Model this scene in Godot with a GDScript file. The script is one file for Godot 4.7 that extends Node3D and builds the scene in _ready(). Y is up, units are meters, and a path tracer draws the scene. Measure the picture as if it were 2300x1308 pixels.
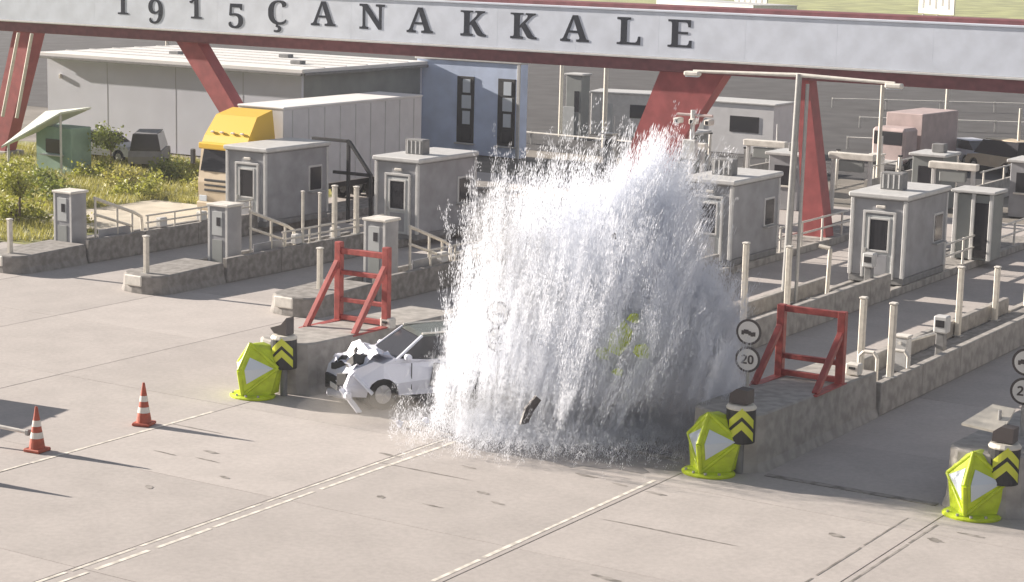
extends Node3D
# World: x runs across the toll lanes, z runs along them towards the camera, y is up; metres.
var rng := RandomNumberGenerator.new()
var M := {}
var taken := {}

# ---------------------------------------------------------------- materials
func lin(r: float, g: float, b: float) -> Color:
	return Color(r, g, b).linear_to_srgb()
func plain(r: float, g: float, b: float, rough := 0.6, metal := 0.0) -> StandardMaterial3D:
	var m := StandardMaterial3D.new()
	m.albedo_color = lin(r, g, b); m.roughness = rough; m.metallic = metal
	return m
func noise_tex(seed_: int, freq: float, lo: Color, hi: Color, size := 512, oct := 5, sharp := 1.0) -> ImageTexture:
	var n := FastNoiseLite.new()
	n.seed = seed_; n.frequency = freq; n.fractal_octaves = oct; n.noise_type = FastNoiseLite.TYPE_SIMPLEX_SMOOTH
	var src := n.get_seamless_image(size, size, false, false, 0.12)
	var im := Image.create(size, size, false, Image.FORMAT_RGB8)
	for y in size:
		for x in size:
			var v := src.get_pixel(x, y).r
			v = clampf((v - 0.5) * sharp + 0.5, 0.0, 1.0)
			im.set_pixel(x, y, lo.lerp(hi, v))
	im.generate_mipmaps()
	return ImageTexture.create_from_image(im)
func grain(r: float, g: float, b: float, spread: float, scale_: float, rough: float, seed_: int, sharp := 1.4, size := 256) -> StandardMaterial3D:
	# base colour broken up by blotches and grain, laid in world space so that no two pieces look the same
	var m := StandardMaterial3D.new()
	var lo := lin(r * (1.0 - spread), g * (1.0 - spread), b * (1.0 - spread * 1.05))
	var hi := lin(minf(r * (1.0 + spread), 0.95), minf(g * (1.0 + spread), 0.95), minf(b * (1.0 + spread), 0.95))
	m.albedo_texture = noise_tex(seed_, 0.012, lo, hi, size, 6, sharp)
	m.uv1_triplanar = true; m.uv1_world_triplanar = true
	m.uv1_scale = Vector3.ONE * scale_
	m.roughness = rough
	return m

func concrete_slab(r: float, g: float, b: float, seed_: int) -> StandardMaterial3D:
	# brushed concrete: broad patches, smaller mottling, aggregate specks
	var size := 1024
	var coarse := FastNoiseLite.new(); coarse.seed = seed_; coarse.frequency = 0.006; coarse.fractal_octaves = 4
	var mid := FastNoiseLite.new(); mid.seed = seed_ + 50; mid.frequency = 0.06; mid.fractal_octaves = 3
	var a := coarse.get_seamless_image(size, size, false, false, 0.12)
	var c := mid.get_seamless_image(size, size, false, false, 0.12)
	var q := RandomNumberGenerator.new(); q.seed = seed_ * 7
	var im := Image.create(size, size, false, Image.FORMAT_RGB8)
	for y in size:
		for x in size:
			var v := 1.0 + 0.16 * (a.get_pixel(x, y).r - 0.5) + 0.16 * (c.get_pixel(x, y).r - 0.5) + q.randf_range(-0.06, 0.06)
			if q.randf() < 0.004: v *= 0.72
			im.set_pixel(x, y, Color(r * v, g * v, b * v).linear_to_srgb())
	im.generate_mipmaps()
	var m := StandardMaterial3D.new()
	m.albedo_texture = ImageTexture.create_from_image(im)
	m.uv1_triplanar = true; m.uv1_world_triplanar = true; m.uv1_scale = Vector3.ONE * 0.083
	m.roughness = 0.9
	return m

# ---------------------------------------------------------------- mesh helpers
func mb() -> SurfaceTool:
	var st := SurfaceTool.new(); st.begin(Mesh.PRIMITIVE_TRIANGLES); return st
func tri(st: SurfaceTool, a: Vector3, b: Vector3, c: Vector3) -> void:
	var n := (c - a).cross(b - a)
	if n.length_squared() < 1e-14: return
	n = n.normalized()
	for p in [a, b, c]:
		st.set_normal(n); st.add_vertex(p)
func tri_out(st: SurfaceTool, a: Vector3, b: Vector3, c: Vector3, centre: Vector3) -> void:
	var n := (c - a).cross(b - a)
	if n.dot((a + b + c) / 3.0 - centre) < 0.0: tri(st, a, c, b)
	else: tri(st, a, b, c)
func quad_out(st: SurfaceTool, a: Vector3, b: Vector3, c: Vector3, d: Vector3, centre: Vector3) -> void:
	tri_out(st, a, b, c, centre); tri_out(st, a, c, d, centre)
func box(st: SurfaceTool, c: Vector3, s: Vector3, bev := 0.0, bas := Basis.IDENTITY) -> void:
	var h := s * 0.5
	var b := minf(bev, minf(h.x, minf(h.y, h.z)) * 0.6)
	var v := func(sx: int, sy: int, sz: int, ax: int) -> Vector3:
		var q := Vector3(h.x - b, h.y - b, h.z - b)
		q[ax] += b
		return c + bas * Vector3(q.x * sx, q.y * sy, q.z * sz)
	for ax in 3:
		var u := (ax + 1) % 3
		var w := (ax + 2) % 3
		for s0 in [-1, 1]:
			var k := []
			for pq in [[-1, -1], [1, -1], [1, 1], [-1, 1]]:
				var sg := [0, 0, 0]
				sg[ax] = s0; sg[u] = pq[0]; sg[w] = pq[1]
				k.append(v.call(sg[0], sg[1], sg[2], ax))
			quad_out(st, k[0], k[1], k[2], k[3], c)
	if b <= 0.0: return
	for ax in 3:                                  # edges run along ax between the faces u and w
		var u := (ax + 1) % 3
		var w := (ax + 2) % 3
		for su in [-1, 1]:
			for sw in [-1, 1]:
				var k := []
				for e in [[-1, u], [1, u], [1, w], [-1, w]]:
					var sg := [0, 0, 0]
					sg[ax] = e[0]; sg[u] = su; sg[w] = sw
					k.append(v.call(sg[0], sg[1], sg[2], e[1]))
				quad_out(st, k[0], k[1], k[2], k[3], c)
	for sx in [-1, 1]:
		for sy in [-1, 1]:
			for sz in [-1, 1]:
				tri_out(st, v.call(sx, sy, sz, 0), v.call(sx, sy, sz, 1), v.call(sx, sy, sz, 2), c)
func frame_of(d: Vector3) -> Basis:
	var y := d.normalized()
	var t := Vector3.UP if absf(y.y) < 0.9 else Vector3.RIGHT
	var x := t.cross(y).normalized()
	return Basis(x, y, x.cross(y))
func tube(st: SurfaceTool, a: Vector3, b: Vector3, r0: float, r1 := -1.0, n := 10) -> void:
	if r1 < 0.0: r1 = r0
	var f := frame_of(b - a)
	for i in n:
		var t0 := TAU * i / n
		var t1 := TAU * (i + 1) / n
		var e0 := f.x * cos(t0) + f.z * sin(t0)
		var e1 := f.x * cos(t1) + f.z * sin(t1)
		var p := [a + e0 * r0, a + e1 * r0, b + e1 * r1, b + e0 * r1]
		var ns := [e0, e1, e1, e0]
		for k in [0, 1, 2, 0, 2, 3]:
			st.set_normal(ns[k]); st.add_vertex(p[k])
		if r0 > 0.0: tri_out(st, a, p[0], p[1], b)
		if r1 > 0.0: tri_out(st, b, p[2], p[3], a)
func bar(st: SurfaceTool, a: Vector3, b: Vector3, w: float, h: float, bev := 0.01) -> void:
	# a square bar from a to b
	var f := frame_of(b - a)
	box(st, (a + b) * 0.5, Vector3(w, (b - a).length(), h), bev, f)
func path_tube(st: SurfaceTool, pts: Array, r: float, n := 8) -> void:
	for i in pts.size() - 1: tube(st, pts[i], pts[i + 1], r, r, n)
func lathe(st: SurfaceTool, prof: Array, n := 20, at := Vector3.ZERO) -> void:
	for j in prof.size() - 1:
		for i in n:
			var t0 := TAU * i / n
			var t1 := TAU * (i + 1) / n
			var p: Vector2 = prof[j]
			var q: Vector2 = prof[j + 1]
			var a := at + Vector3(cos(t0) * p.x, p.y, sin(t0) * p.x)
			var b := at + Vector3(cos(t1) * p.x, p.y, sin(t1) * p.x)
			var c := at + Vector3(cos(t1) * q.x, q.y, sin(t1) * q.x)
			var d := at + Vector3(cos(t0) * q.x, q.y, sin(t0) * q.x)
			var mid := at + Vector3(0, (p.y + q.y) * 0.5, 0)
			quad_out(st, a, b, c, d, mid)
# A body extruded from a side outline (x along the thing, y up), half width given by hw(x, y).
func hull(st: SurfaceTool, poly: PackedVector2Array, hw: Callable, caps := true) -> void:
	var n := poly.size()
	var ids := Geometry2D.triangulate_polygon(poly)
	var mid := Vector2.ZERO
	for p in poly: mid += p
	mid /= n
	if caps:
		for s in [-1.0, 1.0]:
			for i in range(0, ids.size(), 3):
				var k := []
				for j in 3:
					var p := poly[ids[i + j]]
					k.append(Vector3(p.x, p.y, s * hw.call(p.x, p.y)))
				tri_out(st, k[0], k[1], k[2], Vector3((k[0].x + k[1].x + k[2].x) / 3.0, (k[0].y + k[1].y + k[2].y) / 3.0, 0))
	var rows := [-1.0, -0.92, -0.5, 0.0, 0.5, 0.92, 1.0]
	var area := 0.0
	for i in n: area += poly[i].cross(poly[(i + 1) % n])
	for i in n:
		var p := poly[i]
		var q := poly[(i + 1) % n]
		var dir := q - p
		var out2 := Vector2(dir.y, -dir.x) * signf(area)
		for r in rows.size() - 1:
			var a := Vector3(p.x, p.y, rows[r] * hw.call(p.x, p.y))
			var b := Vector3(q.x, q.y, rows[r] * hw.call(q.x, q.y))
			var c := Vector3(q.x, q.y, rows[r + 1] * hw.call(q.x, q.y))
			var d := Vector3(p.x, p.y, rows[r + 1] * hw.call(p.x, p.y))
			var m := (a + c) * 0.5
			quad_out(st, a, b, c, d, m - Vector3(out2.x, out2.y, 0))
func arch(cx: float, r: float, y0: float, n := 8) -> Array:
	# a wheel-arch cut-out, walked along -x with the body above it
	var out := []
	for i in n + 1:
		var t := PI * i / n
		out.append(Vector2(cx + cos(t) * r, y0 + sin(t) * r))
	return out

# ---------------------------------------------------------------- scene helpers
func numbered(called: String) -> String:
	if not taken.has(called):
		taken[called] = 0
		return called
	taken[called] += 1
	return "%s_%03d" % [called, taken[called]]
func part(called: String, st, m: Material, parent: Node) -> MeshInstance3D:
	var o := MeshInstance3D.new()
	o.name = called
	o.mesh = st.commit() if st is SurfaceTool else st
	o.material_override = m
	parent.add_child(o, true)
	return o
func tag(o: Node, label: String, category: String, group := "") -> void:
	o.set_meta("label", label); o.set_meta("category", category)
	if group != "": o.set_meta("group", group)
func thing(called: String, label: String, category: String, at := Vector3.ZERO, turn := 0.0, group := "") -> Node3D:
	var o := Node3D.new()
	o.name = numbered(called); add_child(o)
	o.position = at; o.rotation.y = turn
	tag(o, label, category, group)
	return o
func struct(called: String, st, m: Material) -> MeshInstance3D:
	var o := part(numbered(called), st, m, self)
	o.set_meta("kind", "structure")
	return o
func dup(src: Node3D, base_name: String, label: String, at: Vector3, turn := 0.0) -> Node3D:
	var c: Node3D = src.duplicate()
	c.name = numbered(base_name); add_child(c)
	c.position = at; c.rotation.y = turn
	c.set_meta("label", label)
	return c
func bx(parent: Node, called: String, c: Vector3, s: Vector3, m: Material, bev := 0.015) -> MeshInstance3D:
	var st := mb(); box(st, c, s, bev)
	return part(called, st, m, parent)
func tb(parent: Node, called: String, a: Vector3, b: Vector3, r: float, m: Material, r1 := -1.0, n := 10) -> MeshInstance3D:
	var st := mb(); tube(st, a, b, r, r1, n)
	return part(called, st, m, parent)
func sheet(x0: float, x1: float, z0: float, z1: float, y: float) -> SurfaceTool:
	var st := mb()
	quad_out(st, Vector3(x0, y, z0), Vector3(x1, y, z0), Vector3(x1, y, z1), Vector3(x0, y, z1), Vector3((x0 + x1) / 2, y - 1, (z0 + z1) / 2))
	return st

func _ready() -> void:
	rng.seed = 1915
	setup_view()
	setup_materials()
	build_ground()
	build_far_ground()
	build_gantry()
	build_islands()
	build_booths()
	build_buildings()
	build_truck()
	build_island_furniture()
	build_nose_gear()
	build_background()
	build_plants()
	build_cones()
	build_car()
	build_splash()

# ---------------------------------------------------------------- camera, sky, sun
func setup_view() -> void:
	var cam := Camera3D.new()
	cam.name = "camera"
	cam.transform = Transform3D(Basis(Vector3(0.84603633, 0.02303001, -0.53262759), Vector3(-0.11173204, 0.98453843, -0.13490746), Vector3(0.52128542, 0.17364818, 0.83552847)).orthonormalized(), Vector3(19.64, 12.0, 40.36))
	cam.fov = 16.54; cam.near = 0.5; cam.far = 3000.0
	add_child(cam); cam.current = true
	var env := Environment.new()
	env.background_mode = Environment.BG_SKY
	var sm := ProceduralSkyMaterial.new()
	sm.sky_top_color = Color(0.60, 0.63, 0.69); sm.sky_horizon_color = Color(0.80, 0.79, 0.785)
	sm.ground_horizon_color = Color(0.62, 0.60, 0.57); sm.ground_bottom_color = Color(0.45, 0.42, 0.38)
	sm.sky_curve = 0.18; sm.sky_energy_multiplier = 0.62
	var sky := Sky.new(); sky.sky_material = sm
	env.sky = sky
	env.tonemap_mode = Environment.TONE_MAPPER_LINEAR
	env.tonemap_exposure = 2.4
	env.fog_enabled = true; env.fog_density = 0.0004; env.fog_light_color = Color(0.86, 0.87, 0.90)
	env.volumetric_fog_enabled = true; env.volumetric_fog_density = 0.0
	env.sdfgi_enabled = true; env.ssao_enabled = true; env.ssil_enabled = true
	var we := WorldEnvironment.new(); we.name = "world_environment"; we.environment = env
	add_child(we)
	var sun := DirectionalLight3D.new()
	sun.name = "sun"; sun.light_energy = 1.6; sun.light_color = Color(1.0, 0.955, 0.905); sun.light_angular_distance = 0.6
	sun.shadow_enabled = true; sun.directional_shadow_max_distance = 200.0
	add_child(sun)
	sun.look_at_from_position(Vector3.ZERO, Vector3(0.95, -0.32, -0.11), Vector3.UP)

func setup_materials() -> void:
	M.slab = []
	for k in 4:
		var f: float = [1.0, 0.95, 1.05, 0.98][k]
		M.slab.append(concrete_slab(0.43 * f, 0.395 * f, 0.37 * f, 11 + k))
	M.dirt = grain(0.20, 0.18, 0.155, 0.25, 0.03, 0.95, 21, 1.6, 512)
	M.asphalt = grain(0.055, 0.054, 0.056, 0.25, 0.05, 0.92, 22, 1.5, 512)
	M.field = grain(0.32, 0.34, 0.13, 0.3, 0.02, 0.95, 23, 1.8, 512)
	M.lawn = grain(0.20, 0.20, 0.075, 0.35, 0.15, 0.95, 24, 1.8)
	M.path = grain(0.52, 0.47, 0.38, 0.12, 0.2, 0.92, 25)
	M.line = grain(0.66, 0.62, 0.55, 0.2, 0.9, 0.8, 26, 2.2)
	M.stain = grain(0.25, 0.23, 0.21, 0.3, 0.7, 0.9, 27, 2.0)
	M.concrete = grain(0.36, 0.34, 0.315, 0.18, 0.35, 0.88, 31, 1.7, 512)
	M.concrete_old = grain(0.26, 0.245, 0.23, 0.22, 0.4, 0.9, 32, 1.9, 512)
	M.white_paint = grain(0.72, 0.69, 0.63, 0.1, 0.8, 0.55, 33, 1.8)
	M.cream = grain(0.66, 0.62, 0.54, 0.09, 1.2, 0.5, 34, 1.6)
	M.fascia = grain(0.68, 0.73, 0.82, 0.07, 0.22, 0.45, 35, 1.6)
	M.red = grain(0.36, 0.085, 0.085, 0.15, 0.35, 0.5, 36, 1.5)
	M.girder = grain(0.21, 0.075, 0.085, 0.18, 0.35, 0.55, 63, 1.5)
	M.red_frame = grain(0.36, 0.075, 0.065, 0.2, 1.0, 0.5, 37, 1.6)
	M.letter = plain(0.022, 0.028, 0.042, 0.95)
	M.cabin = grain(0.31, 0.315, 0.335, 0.14, 0.3, 0.5, 38, 1.3)
	M.cabin_trim = grain(0.58, 0.58, 0.57, 0.08, 0.8, 0.45, 39, 1.3)
	M.door = grain(0.47, 0.49, 0.49, 0.06, 0.5, 0.45, 40, 1.2)
	M.glass = plain(0.035, 0.035, 0.04, 0.08)
	M.dark = plain(0.03, 0.03, 0.032, 0.55)
	M.steel = grain(0.42, 0.42, 0.41, 0.1, 1.5, 0.4, 41); M.steel.metallic = 0.4
	M.grey = grain(0.22, 0.22, 0.22, 0.12, 0.8, 0.6, 42)
	M.lime = grain(0.52, 0.64, 0.02, 0.16, 1.0, 0.45, 43, 1.8)
	M.reflector = plain(0.62, 0.68, 0.74, 0.3)
	M.chevron = plain(0.62, 0.66, 0.06, 0.4)
	M.sign_white = plain(0.72, 0.71, 0.68, 0.4)
	M.sign_rim = plain(0.07, 0.06, 0.06, 0.45)
	M.cone = grain(0.42, 0.09, 0.05, 0.2, 2.0, 0.55, 44)
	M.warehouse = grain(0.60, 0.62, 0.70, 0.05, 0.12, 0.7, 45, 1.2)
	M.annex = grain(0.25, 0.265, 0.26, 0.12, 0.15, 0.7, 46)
	M.roof_white = grain(0.80, 0.79, 0.77, 0.06, 0.1, 0.6, 47)
	M.office = grain(0.56, 0.66, 0.86, 0.10, 0.15, 0.6, 48, 1.4)
	M.yellow = plain(0.80, 0.50, 0.03, 0.35); M.yellow.clearcoat_enabled = true; M.yellow.clearcoat = 0.5
	M.trailer = grain(0.66, 0.66, 0.67, 0.05, 0.3, 0.4, 49, 1.3)
	M.rubber = plain(0.025, 0.025, 0.025, 0.85)
	M.car_white = plain(0.66, 0.68, 0.76, 0.28); M.car_white.clearcoat_enabled = true; M.car_white.clearcoat = 0.6
	M.car_roof = grain(0.10, 0.115, 0.105, 0.2, 2.0, 0.25, 64)
	M.rim = plain(0.35, 0.35, 0.36, 0.35, 0.7)
	M.canopy = grain(0.66, 0.70, 0.62, 0.06, 0.3, 0.5, 50)
	M.green = grain(0.24, 0.36, 0.29, 0.1, 0.4, 0.6, 51)
	M.pink = grain(0.50, 0.40, 0.385, 0.1, 0.4, 0.55, 52)
	M.tan = grain(0.58, 0.48, 0.35, 0.1, 0.4, 0.55, 53)
	M.bark = grain(0.13, 0.10, 0.07, 0.3, 3.0, 0.9, 54)
	M.leaf = []
	for c in [[0.25, 0.26, 0.06], [0.16, 0.19, 0.05], [0.32, 0.30, 0.10]]:
		var m := plain(c[0], c[1], c[2], 0.6)
		m.backlight_enabled = true; m.backlight = lin(c[0] * 0.9, c[1] * 0.9, c[2] * 0.6)
		M.leaf.append(m)
	M.water = plain(0.94, 0.955, 0.98, 0.5)
	M.water.transparency = BaseMaterial3D.TRANSPARENCY_ALPHA
	M.water.albedo_color.a = 0.66
	M.water.backlight_enabled = true; M.water.backlight = Color(0.97, 0.98, 1.0)

# ---------------------------------------------------------------- ground
func build_ground() -> void:
	struct("ground", sheet(-900, 700, -1200, 300, -0.06), M.dirt)
	var apron := Node3D.new(); apron.name = "apron"; add_child(apron); apron.set_meta("kind", "structure")
	var px := 6.15
	var pz := 6.0
	var mesh: Mesh = null
	for i in range(-6, 7):
		for j in range(-8, 5):
			var x0 := -0.55 + i * px
			var z0 := 1.6 + j * pz
			if mesh == null:
				var st := mb(); box(st, Vector3(px / 2, -0.025, pz / 2), Vector3(px - 0.025, 0.05, pz - 0.02), 0.006)
				mesh = st.commit()
			var o := MeshInstance3D.new()
			o.name = "slab"; o.mesh = mesh
			o.material_override = M.slab[(i * 7 + j * 5 + i * j + 400) % 4]
			apron.add_child(o, true)
			o.position = Vector3(x0, rng.randf_range(-0.003, 0.0), z0)
	# worn painted lane lines that run out from the island noses
	for l in [[-6.62, 1.2, 30.0, 0.09], [-6.30, 1.2, 30.0, 0.11], [-0.75, 1.4, 26.0, 0.11], [5.05, 0.8, 12.0, 0.05], [5.75, 0.9, 12.0, 0.05], [-12.9, 2.4, 30.0, 0.10]]:
		var st := mb()
		var z: float = l[1]
		while z < l[2]:
			var len := rng.randf_range(1.2, 3.4)
			var w: float = l[3] * rng.randf_range(0.75, 1.1)
			var wob := rng.randf_range(-0.012, 0.012)
			quad_out(st, Vector3(l[0] - w / 2 + wob, 0.004, z), Vector3(l[0] + w / 2 + wob, 0.004, z), Vector3(l[0] + w / 2 + wob, 0.004, z + len), Vector3(l[0] - w / 2 + wob, 0.004, z + len), Vector3(l[0], -1, z))
			z += len + (rng.randf_range(0.02, 0.25) if rng.randf() < 0.6 else 0.0)
		struct("lane_line", st, M.line if l[3] > 0.06 else M.stain)
	# drain channel across the mouths of the right-hand lanes
	var st2 := mb()
	for x in [[1.1, 5.2], [7.2, 12.5], [-5.3, -1.2]]:
		box(st2, Vector3((x[0] + x[1]) / 2, 0.004, -0.55), Vector3(x[1] - x[0], 0.03, 0.22), 0.004)
	struct("drain_channel", st2, M.stain)
	# concrete wetted by the burst tank
	var wet := mb()
	var wn := FastNoiseLite.new(); wn.seed = 3; wn.frequency = 0.8
	var wc := Vector3(-4.3, 0.0045, 0.1)
	var wp := []
	for i in 48:
		var a := TAU * i / 48.0
		var k := 0.85 + 0.35 * wn.get_noise_2d(cos(a) * 2.0, sin(a) * 2.0) + 0.12 * wn.get_noise_1d(i * 2.1)
		wp.append(wc + Vector3(cos(a) * 4.1 * k, 0, sin(a) * 1.75 * k))
	for i in 48: tri_out(wet, wc, wp[i], wp[(i + 1) % 48], wc - Vector3.UP)
	var wm := concrete_slab(0.26, 0.245, 0.235, 71); wm.roughness = 0.22
	struct("wet_patch", wet, wm)
	# tyre scuffs and spots
	var st3 := mb()
	var spots := [[-2.2, 2.0, 0.5, 0.12], [-1.2, 2.2, 0.35, 0.1], [-0.2, 2.35, 0.4, 0.12], [1.3, 4.8, 2.2, 0.05], [-3.6, 6.1, 0.4, 0.07], [-3.3, 4.6, 0.3, 0.16], [-2.6, 5.1, 0.3, 0.1], [-4.9, 6.2, 0.16, 0.14], [-11.1, 6.2, 0.5, 0.06], [-10.3, 5.5, 0.35, 0.12], [-9.9, 6.1, 0.5, 0.05], [-8.6, 7.0, 0.25, 0.1], [-6.8, 3.2, 0.55, 0.1], [-5.4, 3.9, 1.7, 0.05], [-4.7, 3.0, 0.3, 0.08], [1.9, 8.2, 0.5, 0.14], [-9.4, 8.6, 0.2, 0.16], [4.3, 2.9, 0.25, 0.2], [6.1, 2.0, 0.3, 0.18], [6.6, 1.2, 0.5, 0.1], [-12.0, 4.0, 1.1, 0.04]]
	for s in spots:
		var c := Vector3(s[0], 0.005, s[1])
		var n := 16
		var rr := []
		for i in n: rr.append(rng.randf_range(0.55, 1.0) * (0.8 + 0.2 * sin(i * 0.8)))
		for i in n:
			var a := c + Vector3(cos(TAU * i / n) * s[2] * rr[i], 0, sin(TAU * i / n) * s[3] * rr[i])
			var b := c + Vector3(cos(TAU * (i + 1) / n) * s[2] * rr[(i + 1) % n], 0, sin(TAU * (i + 1) / n) * s[3] * rr[(i + 1) % n])
			tri_out(st3, c, a, b, c - Vector3.UP)
	var o3 := part(numbered("oil_stain"), st3, M.stain, self)
	o3.set_meta("kind", "stuff"); tag(o3, "dark tyre scuffs and spots scattered over the pale apron", "stain")

func build_far_ground() -> void:
	struct("road", sheet(-140, 120, -112, -58, -0.045), M.asphalt)
	struct("verge", sheet(-110, -36.2, -41.0, -14.0, 0.006), M.lawn)
	struct("path", sheet(-41.5, -34.0, -27.0, -18.5, 0.012), M.path)
	struct("field", sheet(-700, 500, -900, -215, -0.04), M.field)
	struct("embankment", sheet(-420, 300, -215, -112, -0.05), M.asphalt)

# ---------------------------------------------------------------- gantry with the lettering
func build_gantry() -> void:
	var t := thing("toll_gantry", "long white sign beam with dark serif lettering on red girder over the toll lanes", "gantry", Vector3(0, 0, -35))
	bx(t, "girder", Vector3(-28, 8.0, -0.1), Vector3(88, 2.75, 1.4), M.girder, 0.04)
	# fascia sheets butt along the beam
	var x := -72.0
	while x < 16.0:
		bx(t, "fascia_panel", Vector3(x + 2.0, 8.16, 0.66), Vector3(3.997, 1.84, 0.10), M.fascia, 0.003)
		x += 4.0
	bx(t, "lower_trim", Vector3(-28, 7.18, 0.68), Vector3(88, 0.10, 0.18), M.cabin_trim, 0.02)
	bx(t, "upper_trim", Vector3(-28, 9.14, 0.68), Vector3(88, 0.10, 0.18), M.fascia, 0.02)
	var f := SystemFont.new()
	f.font_names = PackedStringArray(["Droid Serif"]); f.font_weight = 700
	var glyphs := [["1", -50.1, 7.82, 0.95], ["9", -47.91, 7.45, 1.1], ["1", -45.33, 7.80, 0.95], ["5", -42.83, 7.44, 1.1], ["Ç", -40.34, 7.78, 1.08], ["A", -37.63, 7.78, 1.08], ["N", -34.83, 7.74, 1.08], ["A", -32.18, 7.70, 1.08], ["K", -29.31, 7.68, 1.08], ["K", -26.69, 7.68, 1.08], ["A", -24.1, 7.68, 1.08], ["L", -21.43, 7.68, 1.08], ["E", -19.0, 7.68, 1.08]]
	for g in glyphs:
		var tm := TextMesh.new()
		tm.text = g[0]; tm.font = f; tm.font_size = 64; tm.depth = 0.016
		tm.pixel_size = g[3] * 1.05 / (64.0 * 0.715)
		tm.vertical_alignment = VERTICAL_ALIGNMENT_BOTTOM
		var o := part("letter", tm, M.letter, t)
		var bb := tm.get_aabb()
		var drop := bb.position.y
		if g[0] == "Ç": drop = bb.position.y + (bb.size.y - g[3])
		o.scale = Vector3(1.2, 1.0, 1.0)
		o.position = Vector3(g[1], g[2] - drop, 0.718)
	for q in [[-57.14, -58.43], [-56.19, -57.4]]: tb(t, "drain_pipe", Vector3(q[0], 6.6, 0.9), Vector3(q[1], 2.2, 0.9), 0.09, M.cream)
	# red struts: top centre, bottom centre, widths
	for s in [[-57.4, -59.6, 1.5, 1.3], [-46.3, -41.2, 1.35, 1.1], [-18.6, -21.9, 3.0, 1.5], [-13.6, -12.75, 0.55, 1.05]]:
		var st := mb()
		var a := Vector3(s[0], 6.62, -0.1)
		var b := Vector3(s[1], 0.3, -0.1)
		var k := []
		for q in [[a, s[2]], [b, s[3]]]:
			for e in [[-1, -1], [1, -1], [1, 1], [-1, 1]]:
				k.append(q[0] + Vector3(e[0] * q[1] * 0.5, 0, e[1] * 0.4))
		var c: Vector3 = (a + b) * 0.5
		for i in 4: quad_out(st, k[i], k[(i + 1) % 4], k[4 + (i + 1) % 4], k[4 + i], c)
		quad_out(st, k[0], k[1], k[2], k[3], c); quad_out(st, k[4], k[5], k[6], k[7], c)
		part("strut", st, M.red, t)
		bx(t, "footing", Vector3(s[1], 0.15, -0.1), Vector3(s[3] + 0.6, 0.3, 1.4), M.concrete, 0.03)

# ---------------------------------------------------------------- islands
func wedge_block(st: SurfaceTool, hw: float, z_nose: float, z_back: float, h_nose: float, h_back: float, prow: float) -> void:
	# a block with a rounded prow in plan and a gently sloping top; base spreads like a kerb
	var plan := []
	var n := 7
	for i in n + 1:
		var t := PI * i / n
		plan.append(Vector2(-cos(t) * hw, z_nose - prow + sin(t) * prow))
	plan.append(Vector2(hw, z_back)); plan.append(Vector2(-hw, z_back))
	var c := Vector3(0, 0.3, (z_nose + z_back) / 2)
	var lo := []; var mi := []; var hi := []; var tp := []
	for p in plan:
		var h := lerpf(h_nose, h_back, clampf((z_nose - p.y) / (z_nose - z_back), 0, 1))
		lo.append(Vector3(p.x * 1.10, 0, p.y)); mi.append(Vector3(p.x * 1.0, 0.22, p.y))
		hi.append(Vector3(p.x * 0.95, h - 0.04, p.y)); tp.append(Vector3(p.x * 0.90, h, p.y - (0.04 if p.y > z_back else 0.0)))
	for i in plan.size():
		var j := (i + 1) % plan.size()
		quad_out(st, lo[i], lo[j], mi[j], mi[i], c); quad_out(st, mi[i], mi[j], hi[j], hi[i], c); quad_out(st, hi[i], hi[j], tp[j], tp[i], c)
	for i in range(1, plan.size() - 1): tri_out(st, tp[0], tp[i], tp[i + 1], c)
func wall_z(parent: Node, called: String, x: float, z0: float, z1: float, h: float, th: float, m: Material) -> void:
	# a low parapet cast in lengths
	var z := z0
	while z > z1 + 0.1:
		var l := minf(3.0, z - z1)
		var st := mb()
		box(st, Vector3(x, h / 2, z - l / 2), Vector3(th, h, l - 0.012), 0.025)
		part(called, st, m, parent)
		z -= l
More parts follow.
